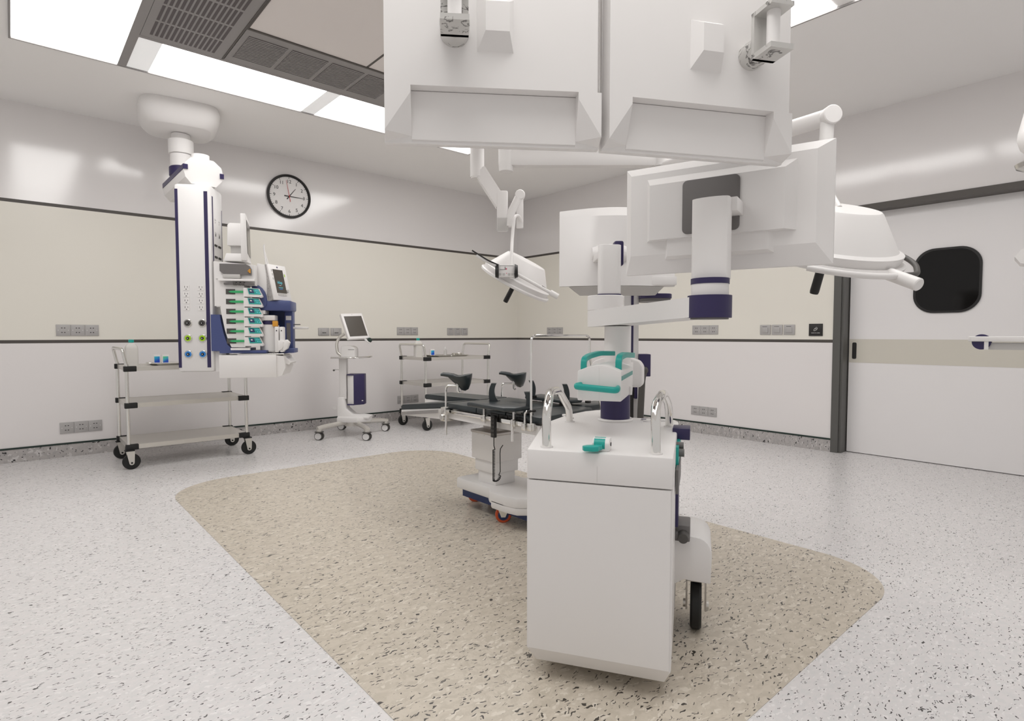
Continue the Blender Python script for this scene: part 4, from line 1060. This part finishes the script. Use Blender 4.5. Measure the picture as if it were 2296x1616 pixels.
# ================================================================ CEILING HUB
hub = thing('ceiling_hub', 'white ceiling spindle and canopy carrying the lamp arms', 'ceiling mount', (3.277, 2.261, 0))
HX = Vector((3.277, 2.261, 0))
obj('canopy', cyl(BM(), HX+Vector((0, 0, 2.97)), HX+Vector((0, 0, 3.062)), .20, .24, seg=48, bev=.01), 'white', hub, world=True)
obj('spindle', cyl(BM(), HX+Vector((0, 0, 2.14)), HX+Vector((0, 0, 2.98)), .050, seg=32), 'white', hub, world=True)
EL = Vector((2.502, 2.935, 0))
ba = BM(); dv = (EL-HX); dn = dv.normalized(); sv = Vector((-dn.y, dn.x, 0))
q1, q2 = HX, EL
faces_from(ba, [[q+sv*a+Vector((0, 0, zz)) for a, zz in ((-.034, 2.212), (.034, 2.212), (.042, 2.226), (.042, 2.300), (.034, 2.314), (-.034, 2.314), (-.042, 2.300), (-.042, 2.226))] for q in (q1+dn*.03, q2)])
obj('horizontal_arm', ba, 'white', hub, world=True)
obj('hub_collar', cyl(BM(), HX+Vector((0, 0, 2.208)), HX+Vector((0, 0, 2.325)), .062, seg=32), 'white', hub, world=True)
obj('elbow', cyl(BM(), EL+Vector((0, 0, 2.178)), EL+Vector((0, 0, 2.235)), .046, .052, seg=32), 'white', hub, world=True)
obj('elbow', cyl(BM(), EL+Vector((0, 0, 2.235)), EL+Vector((0, 0, 2.345)), .052, seg=32), 'white', hub, world=True)

# ================================================================ HANGING PAIR OF MONITORS
def hanging(loc, rz, label, bx, px_, tubez):
    t = thing('hanging_monitor', label, 'monitor', loc, rz, group='two large monitors hanging from the ceiling')
    W, z0, z1 = .707, 1.720, 2.34
    t.scale = (.88, .88, .88)
    obj('housing', B(0, W, 0, .030, z0, z1, bev=.004), 'white', t)
    T0 = -.055; zn = 1.885; xa, xb = .087, .625
    # upper rear shell, sides running down past the recess as wedges
    obj('rear_shell', frustum(.002, W-.002, zn, z1-.01, 0, T0, .004, 0, .018, .02), 'white', t, ang=20)
    for sgn, xe, xi in ((1, .002, xa), (-1, W-.002, xb)):
        bm = BM()
        x1 = xe; ti = T0
        V = [Vector(p) for p in ((xe, 0, z0+.006), (xe, 0, zn), (xi, 0, zn), (xi, 0, z0+.006), (xe+sgn*.004, ti, zn), (xi, ti, zn), (xi, ti, zn-.022), (xe+sgn*.003, ti*.25, z0+.020), (xi, ti*.10, z0+.022), (xe+sgn*.004, ti, z0+.024))]
        v = [bm.verts.new(p) for p in V]
        for f in ((0, 1, 2, 3), (1, 4, 5, 2), (4, 9, 6, 5), (9, 8, 6), (0, 3, 8, 9), (2, 5, 6, 8, 3), (0, 9, 4, 1)): bm.faces.new([v[i] for i in f])
        bm.verts.remove(v[7])
        obj('side_wedge', bm, 'white', t, ang=8)
    bm = BM(); faces_from(bm, [[(xa, -.001, zn), (xb, -.001, zn), (xb, -.012, zn-.002), (xa, -.012, zn-.002)], [(xa, -.001, z0+.01), (xb, -.001, z0+.01), (xb, -.006, z0+.012), (xa, -.006, z0+.012)]])
    obj('recess_floor', bm, 'white', t, ang=20)
    obj('rear_boss', frustum(.296, .413, 1.996, 2.160, T0, T0-.040, .026, .048, .016, .026), 'white', t, ang=8)
    obj('display', B(.015, W-.015, .0305, .032, z0+.015, z1-.015), 'screen', t)
    # pivot, channel bracket and drop tube
    (cx, cz, dirx) = bx
    pv = obj('bracket_pivot', cyl(BM(), (cx, T0+.002, cz), (cx, T0-.065, cz), .046, seg=32), 'marble', t)
    by = T0-.065
    obj('channel_back', B(cx-.042, cx+.042, by-.014, by+.001, cz+.01-.055, cz+.055+.05), 'marble', pv)
    obj('channel_plate', B(cx-.042, cx+.042, by-.100, by-.001, cz-.045, cz-.028), 'marble', pv)
    obj('channel_plate', B(cx-.042, cx+.042, by-.100, by-.001, cz+.092, cz+.106), 'marble', pv)
    obj('drop_tube', cyl(BM(), (cx, by-.055, cz-.03), (cx, by-.055, 3.320), .021, seg=24), 'white', t)
    obj('ceiling_flange', cyl(BM(), (cx, by-.055, 3.300), (cx, by-.055, 3.3295), .07, seg=32), 'white', t)
    return t
hanging((.928*.88, 1.694*.88, .132), -35.2, 'left one of the two large white monitors hanging at the top, seen from behind', (.226, 2.050, 0), 0, None)
hanging((1.519*.88, 1.287*.88, .132), -27.6, 'right one of the two large white monitors hanging at the top, seen from behind', (.525, 2.060, 0), 0, None)

# ================================================================ SURGICAL LIGHTS
def lamp_head(t, c, axis, Rr):
    c = Vector(c); a = Vector(axis).normalized()
    q = Vector((0, 0, 1)).rotation_difference(a).to_matrix().to_4x4(); m = Matrix.Translation(c) @ q
    k = Rr/.30
    def P(pr): return [(r*k, z*k) for r, z in pr]
    hd = obj('lamp_shell', lathe(BM(), P([(.235, -.012), (.262, -.010), (.274, .015), (.278, .040), (.258, .052), (.250, .060), (.170, .190), (.160, .198), (.001, .202)]), 14, mtx=m) if False else lathe(BM(), P([(.235, -.012), (.270, -.008), (.282, .030), (.284, .046), (.262, .056), (.254, .066), (.168, .192), (.160, .199), (.001, .204)]), 56, mtx=m), 'white', t, world=True, ang=18)
    obj('rim_ring', lathe(BM(), P([(.270, -.016), (.296, -.012), (.300, .004), (.290, .012), (.270, .010)]), 56, mtx=m), 'white', hd, world=True)
    obj('light_face', lathe(BM(), P([(.001, -.020), (.262, -.018), (.266, -.010), (.001, -.010)]), 48, mtx=m), 'grey', hd, world=True)
    obj('centre_collar', lathe(BM(), P([(.001, -.050), (.055, -.046), (.085, -.034), (.115, -.020), (.001, -.018)]), 32, mtx=m), 'grey', hd, world=True)
    obj('sterile_handle', lathe(BM(), [(.001, -.175*k), (.018, -.175*k), (.020, -.165*k), (.019, -.05*k), (.001, -.05*k)], 20, mtx=m), 'black', hd, world=True)
    return m
sl = thing('surgical_light', 'white surgical lamp hanging over the operating table beside the corner', 'surgical lamp', (2.855, 3.708, 0))
r_ = Vector((.7545, -.656, 0)); f_ = Vector((.656, .7545, 0)); z_ = Vector((0, 0, 1))
obj('elbow', cyl(BM(), (2.855, 3.708, 2.36), (2.855, 3.708, 2.70), .056, seg=32), 'white', sl, world=True)
obj('elbow_end', cyl(BM(), (2.855, 3.708, 2.35), (2.855, 3.708, 2.42), .050, .056, seg=32), 'white', sl, world=True)
d = (Vector((2.855, 3.708, 0))-HX).normalized(); s = Vector((-d.y, d.x, 0))
bm = BM(); faces_from(bm, [[q+s*a+Vector((0, 0, zz)) for a, zz in ((-.04, 2.66), (.04, 2.66), (.04, 2.76), (-.04, 2.76))] for q in (HX, Vector((2.855, 3.708, 0))+d*.05)])
obj('ceiling_arm', bm, 'white', sl, world=True)
def beam(a, b, hw, hh, side):
    a, b = Vector(a), Vector(b); d = (b-a).normalized(); s = Vector(side).normalized(); s = (s-d*s.dot(d)).normalized(); u = d.cross(s)
    bm = BM(); faces_from(bm, [[p-s*hw-u*hh, p+s*hw-u*hh, p+s*hw+u*hh, p-s*hw+u*hh] for p in (a, b)])
    bmesh.ops.recalc_face_normals(bm, faces=bm.faces[:]); bmesh.ops.bevel(bm, geom=bm.edges[:], offset=.008, segments=2, affect='EDGES'); return bm
obj('lower_arm', beam((2.862, 3.69, 2.415), (3.000, 3.572, 2.135), .040, .052, f_), 'white', sl, world=True)
BK = Vector((2.992, 3.560, 0))
def oriented(u0, u1, v0, v1, z0, z1, o, bev=.004):
    bm = BM(); box(bm, u0, u1, v0, v1, z0, z1, bev=bev); bm.transform(MX(r_, f_, z_, o)); return bm
obj('end_bracket', oriented(-.042, .045, -.03, .035, 1.93, 2.245, BK, .010), 'white', sl, world=True)
obj('bracket_foot', oriented(-.040, .050, -.034, -.028, 1.925, 2.03, BK, .001), 'grey', sl, world=True)
obj('spring_arm', tube(BM(), [(3.030, 3.515, 1.965), (3.034, 3.516, 2.05), (3.103, 3.470, 2.215)], .034, seg=20, rad=.05), 'white', sl, world=True)
obj('arm_knuckle', cyl(BM(), Vector((3.103, 3.470, 2.215))-f_*.035-r_*.0, Vector((3.103, 3.470, 2.215))+f_*.035, .040, seg=24, bev=.006), 'white', sl, world=True)
obj('rear_plate', oriented(-.022, .034, -.02, .02, 1.955, 2.22, Vector((3.098, 3.475, 0)), .006), 'white', sl, world=True)
obj('yoke_tube', tube(BM(), [(3.110, 3.455, 2.0), (3.065, 3.44, 2.045), (3.00, 3.42, 2.03), (2.96, 3.40, 1.86), (2.875, 3.31, 1.70), (2.835, 3.262, 1.60)], .0125, seg=14, rad=.09), 'white', sl, world=True)
ax = r_*.46-f_*.20+z_*.87
m1 = lamp_head(sl, (3.053, 3.472, 1.515), ax, .30)
CB = Vector((2.795, 3.275, 1.572))
def cb(bm): bm.transform(MX(r_, f_, z_, CB)); return bm
pnl = obj('control_panel', cb(B(-.060, .058, -.03, .03, -.045, .045, bev=.006)), 'white', sl, world=True)
for s_ in (-1, 1): obj('side_cap', cb(cyl(BM(), (s_*.060, 0, 0), (s_*.084, 0, 0), .054, .044, seg=24)), 'black', pnl, world=True)
for u in (-.048, -.022, .018, .042): obj('panel_button', cb(B(u-.008, u+.010, -.0315, -.030, -.036, -.018)), 'grey', pnl, world=True)
obj('red_lamp', cb(cyl(BM(), (-.002, -.030, .014), (-.002, -.0325, .014), .005, seg=12)), 'magenta', pnl, world=True)
obj('red_lamp', cb(cyl(BM(), (0, -.030, -.018), (0, -.0325, -.018), .003, seg=10)), 'magenta', pnl, world=True)
obj('printed_bar', cb(B(-.013, -.009, -.0315, -.030, .008, .030)), 'ink', pnl, world=True)
obj('printed_line', cb(B(-.050, -.014, -.0315, -.030, .008, .0105)), 'ink', pnl, world=True)
obj('printed_line', cb(B(-.052, .052, -.0315, -.030, .036, .038)), 'ink', pnl, world=True)
sa = (r_*.876-z_*.48)
obj('side_rail', tube(BM(), [CB+r_*.06-z_*.012, CB+r_*.06-z_*.012+sa*.30], .0125, seg=12), 'white', sl, world=True)
obj('rail_grip', cyl(BM(), CB+r_*.06-z_*.012+sa*.30-f_*.0, CB+r_*.06-z_*.012+sa*.37, .022, seg=20, bev=.003), 'white', sl, world=True)
obj('side_rail', tube(BM(), [CB-r_*.05+z_*.02, CB-r_*.05+z_*.02-sa*.20], .0105, seg=12), 'white', sl, world=True)
obj('black_cable', tube(BM(), [CB-r_*.04+z_*.035-f_*.02, CB-r_*.05+z_*.03-sa*.10-f_*.02, CB-r_*.05+z_*.04-sa*.235-f_*.01], .0055, seg=8, rad=.03), 'black', sl, world=True)
obj('rear_cable_clip', tube(BM(), [CB+sa*.30+z_*.035+f_*.05, CB+sa*.345+z_*.030+f_*.05], .010, seg=8), 'black', sl, world=True)

s2 = thing('surgical_light', 'white surgical lamp beside the sliding door, partly behind the large monitor', 'surgical lamp', (2.98, 1.119, 0))
J = Vector((2.985, 1.119, 2.142))
obj('upper_arm', tube(BM(), [HX+Vector((0, 0, 2.20))+(J-HX-Vector((0, 0, 2.142))).normalized()*.02, J], .040, seg=28), 'white', s2, world=True)
obj('knuckle', cyl(BM(), J-f_*.045, J+f_*.04, .044, seg=32, bev=.004), 'white', s2, world=True)
obj('drop_arm', tube(BM(), [J-z_*.01-r_*.005, J-z_*.20-r_*.012, J-z_*.40-r_*.06+f_*.02], .031, seg=20, rad=.08), 'white', s2, world=True)
obj('arm_collar', cyl(BM(), J-z_*.40-r_*.06+f_*.02, J-z_*.47-r_*.07+f_*.02, .038, .034, seg=24), 'white', s2, world=True)
ax2 = r_*.06-f_*.36+z_*.90
c2 = Vector((2.788, 1.045, 1.462))
lamp_head(s2, c2, ax2, .315)
def az(u, v, n): 
    a = ax2.normalized(); rr = (r_-a*r_.dot(a)).normalized(); ff = a.cross(rr); return c2+rr*u+ff*v+a*n
obj('yoke_tube', tube(BM(), [J-z_*.45-r_*.07+f_*.02, az(.0, .20, .30), az(.0, .0, .205)], .016, seg=14, rad=.05), 'white', s2, world=True)
ar2 = [az(.345*math.cos(R(a)), .345*math.sin(R(a)), .0) for a in range(-128, -64, 6)]
obj('side_rail', tube(BM(), ar2, .0125, seg=12), 'white', s2, world=True)
g1 = az(.31, -.36, -.035)
obj('rail_grip', cyl(BM(), az(.13, -.27, -.005), az(.175, -.40, -.01), .026, seg=24, bev=.004), 'white', s2, world=True)
bm = BM(); 
obj('cable_bracket', prism(BM(), [(0, 0), (.055, .01), (.055, .07), (.02, .07)], -.02, .02, 'y'), 'black', s2).matrix_basis = MX(r_, f_, z_, Vector((2.785, .850, 1.385))-Vector((2.98, 1.119, 0)))
obj('black_hose', tube(BM(), [az(.235, -.215, -.02), az(.31, -.19, -.02), az(.38, -.06, .0), az(.35, .07, .02), az(.26, .14, .05)], .0115, seg=12, rad=.12, n=8), 'darkgrey', s2, world=True)

# ================================================================ PENDANT AT THE RIGHT EDGE
rp = thing('ceiling_pendant', 'white pendant arm with a shelf cut off by the right edge of the picture', 'medical pendant', (3.534, .425, 0), -82)
def L(u, v): return u, v
obj('ceiling_canopy', cyl(BM(), (0, 0, 2.96), (0, 0, 3.076), .16, .20, seg=40), 'white', rp)
obj('drop_tube', cyl(BM(), (0, 0, 2.12), (0, 0, 2.97), .036, seg=32), 'white', rp)
obj('cone_cover', lathe(BM(), [(.001, 1.925), (.050, 1.928), (.066, 1.945), (.078, 1.985), (.076, 2.02), (.052, 2.14), (.052, 2.175), (.001, 2.175)], 40), 'white', rp)
obj('chrome_disc', lathe(BM(), [(.001, 1.845), (.055, 1.848), (.078, 1.860), (.084, 1.878), (.055, 1.895), (.001, 1.902)], 40), 'chromer', rp)
obj('lower_tube', cyl(BM(), (0, 0, 1.47), (0, 0, 1.93), .035, seg=32), 'white', rp)
obj('equipment_body', prism(BM(), [(-.070, 1.455), (-.050, 1.425), (.20, 1.36), (.20, 1.53), (-.048, 1.487)], -.06, .10, 'y'), 'white', rp)
obj('support_column', B(.05, .16, 0, .12, 1.0, 1.40, bev=.006), 'white', rp)
tr = obj('shelf_tray', prism(BM(), rrect(-.225, .30, -.08, .08, .01), 1.068, 1.092, 'z', bev=.003), 'white', rp)
obj('purple_end_cap', cyl(BM(), (-.176, -.07, 1.066), (-.176, .06, 1.066), .036, seg=32), 'purple', rp)
obj('white_end_plate', B(-.166, -.150, -.075, .07, 1.030, 1.068), 'white', rp)
obj('shelf_base', B(-.150, .30, -.06, .06, 1.030, 1.062), 'grey', rp)
